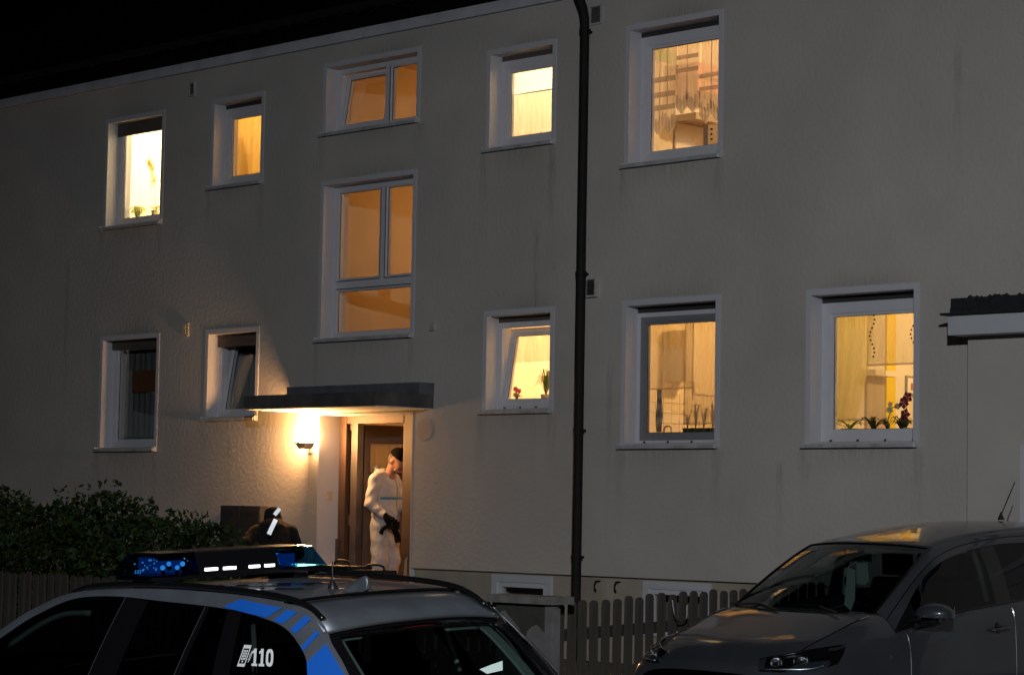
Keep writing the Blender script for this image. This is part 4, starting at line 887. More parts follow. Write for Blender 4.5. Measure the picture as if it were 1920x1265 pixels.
# rear window with black border
A = np.array([(.03, .563, 1.325), (-.03, .598, 1.285), (-.185, .630, 1.15), (-.37, .655, .97)])
def rear(s0, s1, t0, t1, n=9, k=7):
    C = spline(A, 12); out = []
    for t in np.linspace(t0, t1, k):
        f = t * (len(C) - 1); i = min(int(f), len(C) - 2); p = C[i] + (C[i + 1] - C[i]) * (f - i)
        out.append([(p[0] - .055 * (1 - s * s), p[1] * s, p[2] + .015 * (1 - s * s)) for s in np.linspace(s0, s1, n)])
    return np.array(out)
m = MB(); m.grid(rear(-1, -.88, 0, 1)); m.grid(rear(.88, 1, 0, 1)); m.grid(rear(-.88, .88, 0, .07)); m.build('rear_window_border', 'carblack', pc, smooth=True, local=True)
m = MB(); m.grid(rear(-.88, .88, .07, 1, 15, 9)); m.build('rear_window', 'carglass', pc, smooth=True, local=True)
for q in ((-.87, -.73, .10, 1.0), (-.73, -.30, .08, .20), (.80, .87, .09, .95), (.62, .80, .09, .15)):
    m = MB(); m.grid(rear(*q) + np.array([.035, 0, -.012])); m.build('tailgate_lining', 'lining', pc, smooth=True, local=True, thick=.01)
# d pillar infill between side edge and rear window
for s in (1, -1):
    c1 = E3[i9 - 2:]; a_ = spline(A, 6); idx = np.linspace(0, len(c1) - 1, len(a_)).astype(int); G = np.array([c1[idx], (c1[idx] + a_) / 2 + np.array([-.015, 0, 0]), a_])
    m = MB(); m.grid(G if s > 0 else mirror(G)); m.build('tail_corner', 'carblack', pc, smooth=True, local=True)
m = MB(); m.tube([(p[0] + .004, -p[1] - .004, p[2] + .01) for p in E3[i9 - 1:-3]], .006, 6); m.build('tailgate_edge', 'chrome', pc, local=True)
# side glass, pillars (one of each per pillar and per side)
def sideband(x0t, x0b, x1t, x1b, s, off=0.0, n=10, zb=.985):
    G = []
    for v in np.linspace(0, 1, 8):
        row = []
        for u in np.linspace(0, 1, n):
            xt = x0t + (x1t - x0t) * u; zt = float(np.interp(-xt, [-p[0] for p in W3], [p[2] for p in W3])); xb = x0b + (x1b - x0b) * u
            if xt < -.03: zt = min(zt, 1.22)
            x = xt + (xb - xt) * v; z = zt + (zb - zt) * v; row.append((x, s * (Yp(x, z) + off - .012 + .01 * math.sin(v * PI)), z))
        G.append(row)
    return np.array(G)
for s in (1, -1):
    for x0t, x0b, x1t, x1b, nm, mt in ((2.48, 2.66, 1.476, 1.487, 'front_side_window', 'carglassd'), (1.476, 1.487, 1.29, 1.27, 'b_pillar', 'carblack'), (1.29, 1.27, .847, .848, 'rear_side_window', 'carglassd'),
                                   (.847, .848, .815, .80, 'window_bar', 'carblack'), (.815, .80, .679, .53, 'rear_quarter_light', 'carglassd'), (.679, .53, .572, .40, 'c_pillar', 'carblack'), (.572, .40, .052, -.015, 'load_bay_window', 'carglassd')):
        m = MB(); m.grid(sideband(x0t, x0b, x1t, x1b, s)); o = m.build(nm, mt, pc, smooth=True, local=True)
    for (xt, xb) in ((1.476, 1.487), (.847, .848)):
        G = sideband(xt, xb, xt - .006, xb - .006, s, .004, 2); m = MB(); m.grid(G); m.build('window_seal', 'seal', pc, local=True)
# inner grips / linings seen through the glass
for s in (1, -1):
    m = MB(); m.tube(spline([(2.45, s * .60, 1.16), (2.2, s * .585, 1.28), (2.0, s * .57, 1.345), (1.8, s * .56, 1.36)], 5), .016, 6); m.build('a_pillar_lining', 'lining', pc, smooth=True, local=True)
    m = MB(); m.tube([(.50, s * .60, 1.36), (.46, s * .63, 1.28), (.40, s * .68, 1.05)], .014, 6); m.build('d_pillar_lining', 'lining', pc, smooth=True, local=True)
    pass
# blue stripes (foil laid on the bodywork)
def foil(poly, off, name, mt, n=6):
    P = [np.array(p) for p in poly]; G = []
    for v in np.linspace(0, 1, n):
        G.append([]); a = P[0] + (P[3] - P[0]) * v; b = P[1] + (P[2] - P[1]) * v
        for u in np.linspace(0, 1, n): q = a + (b - a) * u; G[-1].append((q[0], Yp(q[0], q[1]) + off, q[1]))
    m = MB(); m.grid(G); return m.build(name, mt, pc, smooth=True, local=True)
for q in ([(0.705, 1.438), (0.605, 1.478), (0.312, 1.448), (0.379, 1.402)], [(0.334, 1.39), (0.277, 1.442), (0.211, 1.433), (0.268, 1.379)], [(0.214, 1.356), (0.160, 1.420), (0.120, 1.404), (0.173, 1.338)],
          [(0.113, 1.282), (0.066, 1.358), (0.043, 1.344), (0.091, 1.265)], [(0.047, 1.219), (-0.014, 1.302), (-0.19, 1.160), (0.0, 1.14)]):
    foil(q, .0045, 'blue_stripe', 'bluepaint')
# sticker: phone and 110 on the load bay window
def flat(polys, name, mt, off=.010):
    m = MB()
    for P in polys:
        m.add([(x, Yp(x, z) + off, z) for x, z in P], [tuple(range(len(P)))])
    return m.build(name, mt, pc, local=True)
def glyph(kind, x0, z0, w, h, sh):
    def q(u, v): return (x0 - u * w - v * sh, z0 + v * h)
    def r(u0, v0, u1, v1): return [q(u0, v0), q(u1, v0), q(u1, v1), q(u0, v1)]
    if kind == '1': return [r(.12, 0, .88, .14), r(.36, .14, .70, 1), [q(.10, .70), q(.36, .74), q(.36, 1), q(.30, .90), q(.10, .84)]]
    if kind == '0':
        n = 20; out = []
        for k in range(n):
            a, b = 2 * PI * k / n, 2 * PI * (k + 1) / n; f = lambda t, ru, rv: q(.5 + ru * math.copysign(abs(math.cos(t)) ** .7, math.cos(t)), .5 + rv * math.copysign(abs(math.sin(t)) ** .7, math.sin(t)))
            out.append([f(a, .46, .5), f(b, .46, .5), f(b, .17, .30), f(a, .17, .30)])
        return out
    if kind == 'phone':
        out = [r(0, 0, 1, .14), r(0, .84, 1, 1), r(0, .14, .12, .84), r(.88, .14, 1, .84)]
        for i in range(3):
            for j in range(4): out.append(r(.20 + i * .21, .32 + j * .12, .36 + i * .21, .41 + j * .12))
        out.append(r(.4, .20, .6, .27)); return out
    if kind == 'wave':
        out = []
        for R_ in (.5, .9):
            for k in range(5):
                a, b = -.9 + k * .36, -.9 + (k + 1) * .36; out.append([q(R_ * math.cos(a), .5 + R_ * .5 * math.sin(a)), q(R_ * math.cos(b), .5 + R_ * .5 * math.sin(b)), q((R_ + .2) * math.cos(b), .5 + (R_ + .2) * .5 * math.sin(b)), q((R_ + .2) * math.cos(a), .5 + (R_ + .2) * .5 * math.sin(a))])
        return out
flat(glyph('phone', .427, 1.186, .047, .094, -.011), 'phone_symbol', 'sticker'); flat(glyph('wave', .381, 1.20, .017, .06, -.006), 'signal_symbol', 'sticker')
flat(glyph('1', .345, 1.192, .043, .075, -.037), 'digit_one', 'sticker'); flat(glyph('1', .303, 1.1925, .043, .075, -.037), 'digit_one', 'sticker'); flat(glyph('0', .260, 1.193, .047, .075, -.037), 'digit_zero', 'sticker')
# lower body (below the window line), wheels, seats
secs = []
for x, w, zt, zb in ((-.62, .62, .62, .38), (-.58, .80, .86, .30), (-.42, .88, .96, .26), (.0, .925, .985, .22), (1.2, .93, .985, .20), (2.4, .93, .985, .20), (2.85, .925, .985, .20), (3.3, .92, .93, .22), (3.9, .90, .86, .25), (4.18, .82, .76, .30), (4.28, .66, .62, .36)):
    secs.append([(x, w * .93, zt), (x, w * .985, zt - .07), (x, w, (zt + zb) * .52), (x, w * .985, zb + .1), (x, w * .9, zb)])
for s in (1, -1):
    G = surf(secs, 3, 3); m = MB(); m.grid(G if s > 0 else mirror(G)); m.build('body_side', 'silver', pc, smooth=True, local=True)
hood = across([(2.9, .85, 1.0), (3.3, .855, .935), (3.9, .83, .865), (4.18, .76, .765)], [.05, .045, .04, .02], 9, [.1, .06, .04, .06]); m = MB(); m.grid(surf(hood, 4, 2)); m.build('bonnet', 'silver', pc, smooth=True, local=True)
m = MB(); m.grid(across([(4.18, .76, .765), (4.29, .62, .55), (4.29, .62, .36)], [.02, 0, 0], 9, [.06, .04, .04])); m.build('front_bumper', 'silver', pc, smooth=True, local=True)
m = MB(); m.grid(across([(-.33, .66, .98), (-.50, .70, .80), (-.60, .64, .60), (-.62, .6, .36)], 0.0, 9, -.05)); m.build('tailgate', 'silver', pc, smooth=True, local=True)
m = MB(); m.box(-.5, 4.1, -.8, .8, .22, .30); m.build('floor_pan', 'interior', pc, local=True)
for x, y in ((.42, .80), (.42, -.80), (3.34, .80), (3.34, -.80)): wheel(pc, x, y, .33, 1 if y > 0 else -1)
for y in (.38, -.38):
    m = MB(); m.box(1.35, 1.85, y - .25, y + .25, .3, .55); m.add([(1.30, y - .24, .5), (1.30, y + .24, .5), (1.12, y + .2, 1.13), (1.12, y - .2, 1.13), (1.44, y - .24, .5), (1.44, y + .24, .5), (1.20, y + .2, 1.13), (1.20, y - .2, 1.13)], [(0, 1, 2, 3), (7, 6, 5, 4), (0, 4, 5, 1), (1, 5, 6, 2), (2, 6, 7, 3), (3, 7, 4, 0)]); m.box(1.10, 1.19, y - .12, y + .12, 1.15, 1.32); m.build('front_seat', 'interior', pc, local=True)
m = MB(); m.box(.55, .72, -.62, .62, .35, 1.10)
for y in (.4, 0, -.4): m.box(.55, .63, y - .12, y + .12, 1.10, 1.25)
m.build('rear_bench', 'interior', pc, local=True)
m = MB(); m.box(2.3, 2.85, -.72, .72, .6, .98); m.build('dashboard', 'interior', pc, local=True)
for y in (.70, -.70):
    m = MB(); m.grid(across([(4.20, .11, .74), (4.24, .11, .62)], 0, 5)); G = np.array(m.v); m.v = [(a, b + y, c) for a, b, c in m.v]; m.build('headlight', 'headglass', pc, local=True)
    m = MB(); m.box(-.60, -.50, y - .12, y + .12, .72, .86); m.build('tail_light', 'red', pc, local=True)
# added glowing panel that imitates a bright reflection in the rear glass
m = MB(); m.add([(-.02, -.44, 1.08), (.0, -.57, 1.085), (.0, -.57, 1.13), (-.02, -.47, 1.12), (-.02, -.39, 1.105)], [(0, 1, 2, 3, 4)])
o = m.build('rear_glass_glint', 'glintpanel', pc, local=True, thick=.004); o['label'] = 'bright white panel added as a reflection in the rear window'
# light bar
lb = empty('light_bar', (0, 0, 0)); lb.parent = pc; WM[lb.name] = Matrix.Identity(4)
bx, bz = 1.43, 1.535
m = MB(); m.box(bx - .14, bx + .14, -.57, .57, bz, bz + .028); m.box(bx - .1, bx + .1, -.50, -.40, bz - .06, bz); m.box(bx - .1, bx + .1, .40, .50, bz - .06, bz); m.build('bar_base', 'carblack', lb, local=True)
def slab(y0, y1, d0, d1, z0, z1, yt0, yt1):
    m = MB(); m.add([(bx - d0, y0, z0), (bx + d0, y0, z0), (bx + d0, y1, z0), (bx - d0, y1, z0), (bx - d1, yt0, z1), (bx + d1, yt0, z1), (bx + d1, yt1, z1), (bx - d1, yt1, z1)], [(0, 3, 2, 1), (4, 5, 6, 7), (0, 1, 5, 4), (1, 2, 6, 5), (2, 3, 7, 6), (3, 0, 4, 7)]); return m
slab(-.27, .27, .145, .115, bz + .028, bz + .128, -.25, .27).build('bar_centre', 'carblack', lb, local=True)
slab(-.255, .275, .118, .112, bz + .129, bz + .136, -.25, .27).build('bar_lid', 'blackpl', lb, local=True)
for s in (1, -1):
    m = slab(s * .275, s * .595, .15, .105, bz + .022, bz + .128, s * .272 if s > 0 else s * .255, s * .525); o = m.build('blue_lens', 'bluelens', lb, local=True)
    m = slab(s * .272, s * .50, .108, .104, bz + .129, bz + .134, s * .272, s * .49); m.build('lens_lid', 'carblack', lb, local=True)
    m = MB(); nv = Vector((-.68, .72, .12)).normalized()
    a1 = nv.cross(Vector((0, 0, 1))).normalized(); a2 = a1.cross(nv)
    def disc(c, r, n=12):
        c = Vector(c); m.add([c + (a1 * math.cos(2 * PI * k / n) + a2 * math.sin(2 * PI * k / n)) * r for k in range(n)], [tuple(range(n))])
    if s > 0:
        for (x, y, z, r) in ((-.09, .335, .075, .013), (-.085, .365, .058, .012), (-.075, .41, .078, .012), (-.07, .445, .060, .013)): disc((bx + x, y, bz + z), r)
        for k in range(22): disc((bx - .05 + random.uniform(-.04, .1), random.choice((.30, .49, .50, .52)) + random.uniform(-.015, .015), bz + random.uniform(.05, .105)), random.uniform(.003, .005), 6)
        for k in range(6): disc((bx + .0, .53 + .015 * (k % 3), bz + .038 + .010 * (k // 3)), .004, 6)
    else:
        for k in range(14): disc((bx - .06 + random.uniform(-.02, .06), -.31 - random.uniform(0, .07), bz + random.uniform(.04, .11)), random.uniform(.003, .005), 6)
        for k in range(5): disc((bx - .09, -.40 - .02 * k, bz + .038), .004, 6)
    m.build('led_reflectors', 'led', lb, local=True)
    m = MB(); m.box(bx - .03, bx + .09, min(s * .29, s * .47), max(s * .29, s * .47), bz + .03, bz + .11); m.build('lamp_module', 'bluemod', lb, local=True)
for y0, y1 in ((.165, .245), (.045, .125), (-.115, -.045), (-.215, -.150)):
    m = MB(); n_ = 7; w_ = (y1 - y0) / n_
    for q in range(n_):   # prismatic reflector: small facets turned to the rear left
        c = Vector((bx - .158, y0 + (q + .5) * w_, bz + .044)); e = Vector((.61, .79, 0)) * w_ * .62; uu = Vector((.16, -.13, .977)) * .0075
        m.add([c - e - uu, c + e - uu, c + e + uu, c - e + uu], [(0, 1, 2, 3)])
    m.build('reflector_strip', 'retro', lb, local=True)
# ---- hatchback in the drive
hb = empty('hatchback', (-10.95, -3.65, .16), (0, math.radians(3), -PI / 2 - math.radians(2.3)), label='dark grey hatchback parked in the drive facing the street', cat='car')
Ek = [(-.22, .66, .955), (-.42, .64, 1.075), (-.70, .605, 1.23), (-.98, .565, 1.36), (-1.3, .565, 1.41), (-1.7, .57, 1.44), (-2.2, .57, 1.45), (-2.8, .55, 1.42)]
Dk = [(-.26, .725, .90), (-.47, .695, 1.04), (-.69, .66, 1.17), (-.93, .635, 1.29), (-1.23, .622, 1.365), (-1.69, .62, 1.405), (-2.23, .62, 1.405), (-2.8, .60, 1.37)]
Wk = [(-.26, .795, .83), (-.42, .765, .96), (-.60, .735, 1.105), (-.80, .70, 1.215), (-1.1, .675, 1.305), (-1.6, .66, 1.36), (-2.15, .655, 1.35), (-2.7, .64, 1.30)]
Eh, Dh, Wh = spline(Ek, 6), spline(Dk, 6), spline(Wk, 6)
for s in (1, -1):
    G = np.array([Eh, (Eh + Dh) / 2 + np.array([0, .006, .006]), Dh]); G2 = np.array([Dh, (Dh + Wh) / 2 + np.array([0, .008, .0]), Wh])
    m = MB(); m.grid(G if s > 0 else mirror(G)); m.build('roof_side', 'corsa', hb, smooth=True, local=True)
    m = MB(); m.grid(G2 if s > 0 else mirror(G2)); m.build('door_frame', 'corsa', hb, smooth=True, local=True)
    m = MB(); m.tube([(p[0], s * (p[1] + .002), p[2]) for p in Dh], .005, 5); m.build('drip_seam', 'carblack', hb, local=True)
m = MB(); R = across(Eh[18:], [.03 + .025 * min(1, k / 10) for k in range(len(Eh) - 18)], 15, [.10 * max(0, 1 - k / 8) for k in range(len(Eh) - 18)]); m.grid(R); m.build('roof', 'corsa', hb, smooth=True, local=True, thick=.02)
WS = across(Eh[:19], [.03 * k / 18 for k in range(19)], 15, [.20 - .10 * k / 18 for k in range(19)])
m = MB(); m.grid(WS); m.build('windscreen', 'carglass', hb, smooth=True, local=True)
m = MB(); m.tube([tuple(p + np.array([0, 0, .002])) for p in WS[-1]], .008, 6); m.build('windscreen_seal', 'carblack', hb, local=True)
for s in (0, -1):
    m = MB(); m.tube([tuple(p) for p in WS[:, s]], .011, 6); m.build('windscreen_edge', 'carblack', hb, local=True)
# bonnet, wings, nose
fs_ = [(.80, [(0, .60), (.35, .59), (.56, .56), (.66, .51), (.70, .45), (.70, .35), (.68, .2)]), (.73, [(0, .685), (.38, .675), (.60, .645), (.73, .60), (.79, .53), (.81, .4), (.78, .2)]),
       (.52, [(0, .790), (.40, .782), (.64, .757), (.77, .70), (.845, .61), (.855, .42), (.82, .2)]), (.22, [(0, .888), (.40, .878), (.66, .846), (.785, .785), (.858, .67), (.865, .45), (.83, .2)]),
       (-.02, [(0, .945), (.40, .940), (.67, .912), (.79, .845), (.862, .71), (.87, .45), (.84, .2)]), (-.22, [(0, .96), (.40, .96), (.665, .945), (.80, .86), (.866, .73), (.872, .45), (.84, .2)])]
ctrl = np.array([[(x + .07 * (1 - min(1, (y / .62)) ** 2) * (1 if x > .3 else .3), y, z) for y, z in P] for x, P in fs_])
S5 = surf(ctrl, 6, 6)
hw = 12  # spline columns up to the bonnet edge
for s in (1, -1):
    G = S5[:, hw:]; m = MB(); m.grid(G if s > 0 else mirror(G)); m.build('front_wing', 'corsa', hb, smooth=True, local=True)
G = np.concatenate([S5[4:-6, hw::-1], mirror(S5[4:-6, 1:hw + 1])], axis=1)
m = MB(); m.grid(G); m.build('bonnet', 'corsa', hb, smooth=True, local=True)
G = np.concatenate([S5[:5, hw::-1], mirror(S5[:5, 1:hw + 1])], axis=1); m = MB(); m.grid(G); m.build('front_bumper', 'corsa', hb, smooth=True, local=True)
G = np.concatenate([S5[-7:, hw::-1], mirror(S5[-7:, 1:hw + 1])], axis=1); G[..., 2] -= .003; m = MB(); m.grid(G); m.build('cowl', 'carblack', hb, smooth=True, local=True)
for s in (1, -1):
    m = MB(); m.tube(spline([(-.03, s * .50, .928), (.20, s * .44, .868), (.45, s * .38, .800), (.66, s * .33, .728)], 5), .010, 8); m.build('bonnet_crease', 'corsa', hb, smooth=True, local=True)
    m = MB(); m.tube([(p[0], s * p[1], p[2] + .001) for p in S5[4:-5, hw]], .005, 5); m.build('bonnet_gap', 'carblack', hb, local=True)
    m = MB(); m.tube([(p[0], s * (p[1] + .012), p[2] + .004) for p in S5[-7:-3, hw]], .0045, 5); m.build('bonnet_edge', 'chrome', hb, local=True)
# headlights: clear cover over dark housing with bright bowls
for s in (1, -1):
    H = [[(.735, .40, .668), (.66, .55, .70), (.50, .69, .732), (.26, .772, .748)], [(.775, .42, .635), (.71, .58, .655), (.56, .735, .675), (.34, .815, .70)], [(.80, .46, .60), (.745, .63, .60), (.62, .775, .60), (.42, .835, .645)]]
    G = surf(H, 5, 5) + np.array([.016, .030, .024]); m = MB(); m.grid(G if s > 0 else mirror(G)); hl = m.build('headlight', 'headglass', hb, smooth=True, local=True); WM[hl.name] = Matrix.Identity(4)
    G2 = surf(H, 5, 5) + np.array([.008, .020, .015]); m = MB(); m.grid(G2 if s > 0 else mirror(G2)); m.build('headlight_housing', 'carblack', hl, smooth=True, local=True)
    m = MB(); T = [G[0, k] for k in range(G.shape[1])]; m.tube([(p[0], s * p[1], p[2]) for p in T], .005, 5); m.build('headlight_rim', 'chrome', hl, local=True)
    m = MB(); random.seed(11)
    for k in range(16):
        i, j = random.randint(3, G.shape[0] - 2), random.randint(1, G.shape[1] - 4); c = G[i, j] - np.array([.004, .004, .004]); r = random.uniform(.003, .007)
        m.lathe([(.0005, -r), (r * .8, -r * .4), (r, 0), (r * .8, r * .5), (.0005, r)], (c[0], s * c[1], c[2]), 7)
    nf = Vector((.72, s * .62, .30)).normalized()
    for (x, y, z, r) in ((.735, .565, .665, .036), (.630, .705, .672, .034)):
        c = Vector((x, s * y, z)) + nf * .012; a1 = nf.orthogonal().normalized(); a2 = nf.cross(a1)
        P_ = [c + (a1 * math.cos(2 * PI * q / 18) + a2 * math.sin(2 * PI * q / 18)) * r for q in range(19)]; m.tube(P_, .003, 6); m.tube([c + (p - c) * .55 for p in P_], .002, 5)
    m.build('lamp_ring', 'chrome', hl, smooth=True, local=True); m = MB()
    m.tube([(G[-2, q][0], s * G[-2, q][1], G[-2, q][2]) for q in range(1, G.shape[1] - 3)], .005, 6)
    for q in range(4): p = G[5, 3 + q * 2]; m.tube([(p[0], s * p[1], p[2] - .03), (p[0], s * p[1], p[2] + .012)], .003, 5)
    m.build('reflector_bowl', 'led', hl, smooth=True, local=True)
# sides
Bk = [(-.22, .80, .815), (-.45, .81, .85), (-.99, .815, .915), (-1.41, .815, .935), (-1.94, .81, .965), (-2.6, .79, 1.01), (-3.05, .74, 1.0), (-3.20, .6, .95)]
sd = []
for x, y, z in Bk: sd.append([(x, y, z), (x, y + .035, z - .06), (x, y + .052, z - .16), (x, y + .055, .55), (x, y + .05, .40), (x, y + .02, .2)])
def seg(G, a, b): return G[a:b + 1]
SB = surf(sd, 6, 4)
def col_at(x): return int(np.argmin([abs(r[0][0] - x) for r in SB]))
cA, cB, cC = col_at(-.36), col_at(-1.55), col_at(-2.55)
for s in (1, -1):
    for (a_, b_, nm) in ((0, cA, 'wing_panel'), (cA, cB, 'front_door'), (cB, cC, 'rear_door'), (cC, len(SB) - 1, 'rear_panel')):
        G = SB[a_:b_ + 1]; m = MB(); m.grid(G if s > 0 else mirror(G)); d_ = m.build(nm, 'corsa', hb, smooth=True, local=True); WM[d_.name] = Matrix.Identity(4)
        if nm in ('front_door', 'rear_door'):
            hx = SB[b_][0][0] + .21; row = SB[col_at(hx)][8]; hm = MB(); y0 = s * (row[1] + .0)
            hm.tube(spline([(hx - .10, y0, row[2] + .0), (hx - .09, y0 + s * .035, row[2]), (hx, y0 + s * .04, row[2] - .002), (hx + .08, y0 + s * .035, row[2] - .006), (hx + .09, y0, row[2] - .008)], 4), .013, 7); hm.build('handle', 'corsa', d_, smooth=True, local=True)
            hm = MB(); hm.lathe([(.001, .008), (.035, .006), (.045, .0)], (hx, row[1] * s - .002 * s, row[2]), 14, 'y'); hm.build('handle_recess', 'carblack', d_, local=True)
            hm = MB(); hm.lathe([(.0005, -.009), (.009, 0), (.0005, .009)], (hx + .085, y0 + s * .036, row[2] - .004), 8, 'y'); hm.build('lock_cap', 'chrome', d_, smooth=True, local=True)
        if b_ < len(SB) - 1:
            E_ = SB[b_]; m = MB(); m.tube([(p[0], s * (p[1] + .001), p[2]) for p in E_[2:]], .0035, 5); m.build('panel_gap_and_glint', 'chrome' if nm != 'rear_door' else 'carblack', hb, local=True)  # chrome tubes imitate the highlight along the door gaps; the rearmost is plain black
    # windows
    def band(xa, xb, n=14):
        G = []
        for u in np.linspace(0, 1, n):
            x = xa + (xb - xa) * u; o = [-p[0] for p in Wh]; yt = float(np.interp(-x, o, [p[1] for p in Wh])); zt = float(np.interp(-x, o, [p[2] for p in Wh])); ob = [-p[0] for p in Bk]; yb = float(np.interp(-x, ob, [p[1] for p in Bk])) - .004; zb = float(np.interp(-x, ob, [p[2] for p in Bk]))
            zb = min(zb, zt - .002)
            G.append([(x, s * (yt + (yb - yt) * v + .012 * math.sin(v * PI) - .006), zt + (zb - zt) * v) for v in np.linspace(0, 1, 6)])
        return np.array(G)
    for xa, xb, nm, mt in ((-.27, -.50, 'mirror_triangle', 'carblack'), (-.50, -1.44, 'front_side_window', 'carglassd'), (-1.44, -1.62, 'b_pillar', 'carblack'), (-1.62, -2.45, 'rear_side_window', 'carglassd'), (-2.45, -2.68, 'c_pillar', 'carblack')):
        m = MB(); m.grid(band(xa, xb)); m.build(nm, mt, hb, smooth=True, local=True)
    m = MB(); m.tube([(p[0], s * (p[1] + .004), p[2]) for p in spline(Bk[:6], 5)], .008, 5); m.build('belt_strip', 'carblack', hb, local=True)
    mr = empty('wing_mirror', (0, 0, 0)); mr.parent = hb; WM[mr.name] = Matrix.Identity(4)
    mx_, my_ = (-.50, s * .965) if s > 0 else (-.62, s * .80)
    def shell(P):
        d = ell_(P, (mx_, my_, .935), (.12, .150, .080)); d = np.maximum(d, -(P[..., 0] - mx_ + .085)); d = np.maximum(d, .905 - P[..., 2] + .10 * (P[..., 0] - mx_))
        k = .012 - np.abs(P[..., 2] - .925 - .06 * (P[..., 1] - my_) * s); return np.maximum(d, d + .004 * np.clip(k / .012, 0, 1))
    nets(shell, (mx_ - .16, my_ - .18, .86), (mx_ + .16, my_ + .18, 1.04), .010).build('mirror_shell', 'corsa', mr, smooth=True, local=True)
    m = MB(); m.box(mx_ - .083, mx_ - .078, my_ - .11, my_ + .11, .905, .985); m.build('mirror_glass', 'chrome', mr, local=True)
    m = MB(); m.tube([(-.46, s * .80, .85), (-.48, s * .86, .862), (mx_, my_ - s * .03, .895), (mx_, my_ + s * .03, .905)], [.036, .034, .05, .04], 10); m.build('mirror_arm', 'carblack', mr, smooth=True, local=True)
m = MB(); m.grid(across([(-2.8, .55, 1.42), (-3.05, .60, 1.20), (-3.18, .62, .95), (-3.22, .64, .6), (-3.2, .62, .3)], [.05, .02, 0, 0, 0], 9, -.04)); m.build('tailgate', 'corsa', hb, smooth=True, local=True)
m = MB(); m.box(-3.1, .7, -.75, .75, .2, .26); m.build('floor_pan', 'interior', hb, local=True)
m = MB(); G = across([(-.30, .62, .90), (-.55, .66, .92), (-.80, .66, .88), (-.85, .66, .5)], .01, 7, .08); m.grid(G); m.build('dashboard', 'interior', hb, smooth=True, local=True)
for y in (.36, -.36):
    m = MB(); m.box(-1.65, -1.2, y - .24, y + .24, .3, .55); m.add([(-1.62, y - .23, .5), (-1.62, y + .23, .5), (-1.80, y + .2, 1.08), (-1.80, y - .2, 1.08), (-1.48, y - .23, .5), (-1.48, y + .23, .5), (-1.70, y + .2, 1.08), (-1.70, y - .2, 1.08)], [(0, 1, 2, 3), (7, 6, 5, 4), (0, 4, 5, 1), (1, 5, 6, 2), (2, 6, 7, 3), (3, 7, 4, 0)]); m.box(-1.80, -1.72, y - .12, y + .12, 1.10, 1.26); m.build('front_seat', 'interior', hb, local=True)
for s in (1, -1):
    m = MB(); m.tube([(-1.44, s * .60, 1.33), (-1.47, s * .63, 1.2), (-1.49, s * .68, .95)], .022, 6); m.build('pillar_lining', 'lining', hb, smooth=True, local=True)
    m = MB(); m.tube([(-.45, s * .60, 1.04), (-.70, s * .57, 1.18), (-.97, s * .53, 1.31)], .02, 6); m.build('a_pillar_lining', 'intlight', hb, smooth=True, local=True)
m = MB(); m.tube([(-1.0, -.50, 1.345), (-1.0, 0, 1.372), (-1.0, .50, 1.345)], .02, 6); m.build('headliner_edge', 'intlight', hb, smooth=True, local=True)
m = MB(); m.box(-.87, -.84, -.11, .11, 1.26, 1.32); m.box(-.90, -.87, -.02, .02, 1.31, 1.38); m.build('rear_view_mirror', 'blackpl', hb, local=True)
for x in (0, -2.51):
    for s in (1, -1): wheel(hb, x, s * .76, .30, s)
m = MB(); m.lathe([(.03, 0), (.022, .02), (.012, .04), (.006, .06)], (-2.62, 0, 1.495), 10); m.tube([(-2.62, 0, 1.53), (-2.72, 0, 1.66), (-2.82, 0, 1.79)], [.006, .005, .004], 6); m.build('roof_aerial', 'blackpl', hb, smooth=True, local=True)
for x0, y0, x1, y1 in ((.02, .50, -.09, -.05), (.03, -.05, -.08, -.60)):
    m = MB(); m.tube([(x0 - .02, y0, .955), (x1 - .03, (y0 + y1) / 2, .985), (x1 - .02, y1, .972)], .008, 5); m.build('wiper', 'blackpl', hb, local=True)
m = MB(); m.box(-.14, -.11, .862, .872, .64, .67); m.box(-.15, -.10, .864, .870, .655, .665); m.build('wing_badge', 'chrome', hb, local=True)
mk = empty('hanging_face_mask', (-10.9, -3.0, 1.3), label='pale face mask hanging from the mirror of the hatchback', cat='face mask')
MAT['maskc'] = mat('mask_cloth', (.55, .62, .62), .8)
def H2W(x, y, z):
    M_ = WM[hb.name]; return M_ @ Vector((x, y, z))
m = MB(); q = [(-.80, .02, 1.25), (-.79, .13, 1.26), (-.79, .14, 1.12), (-.80, .09, 1.09), (-.80, .02, 1.10)]; m.add([H2W(*p) for p in q], [(0, 1, 2, 3, 4)])
q = [(-.80, -.06, 1.22), (-.80, .01, 1.20), (-.80, .0, .98), (-.80, -.04, .90), (-.80, -.10, .94)]; m.add([H2W(*p) for p in q], [(0, 1, 2, 3, 4)]); m.build('cloth', 'maskc', mk, thick=.006)
m = MB(); m.tube([H2W(-.86, 0, 1.27), H2W(-.80, .13, 1.26)], .003, 5); m.tube([H2W(-.80, -.06, 1.22), H2W(-.86, 0, 1.27)], .003, 5); m.build('ear_loop', 'maskc', mk)

# ------------------------------------------------------------------ people
def rotZ(a): return (0, 0, a)
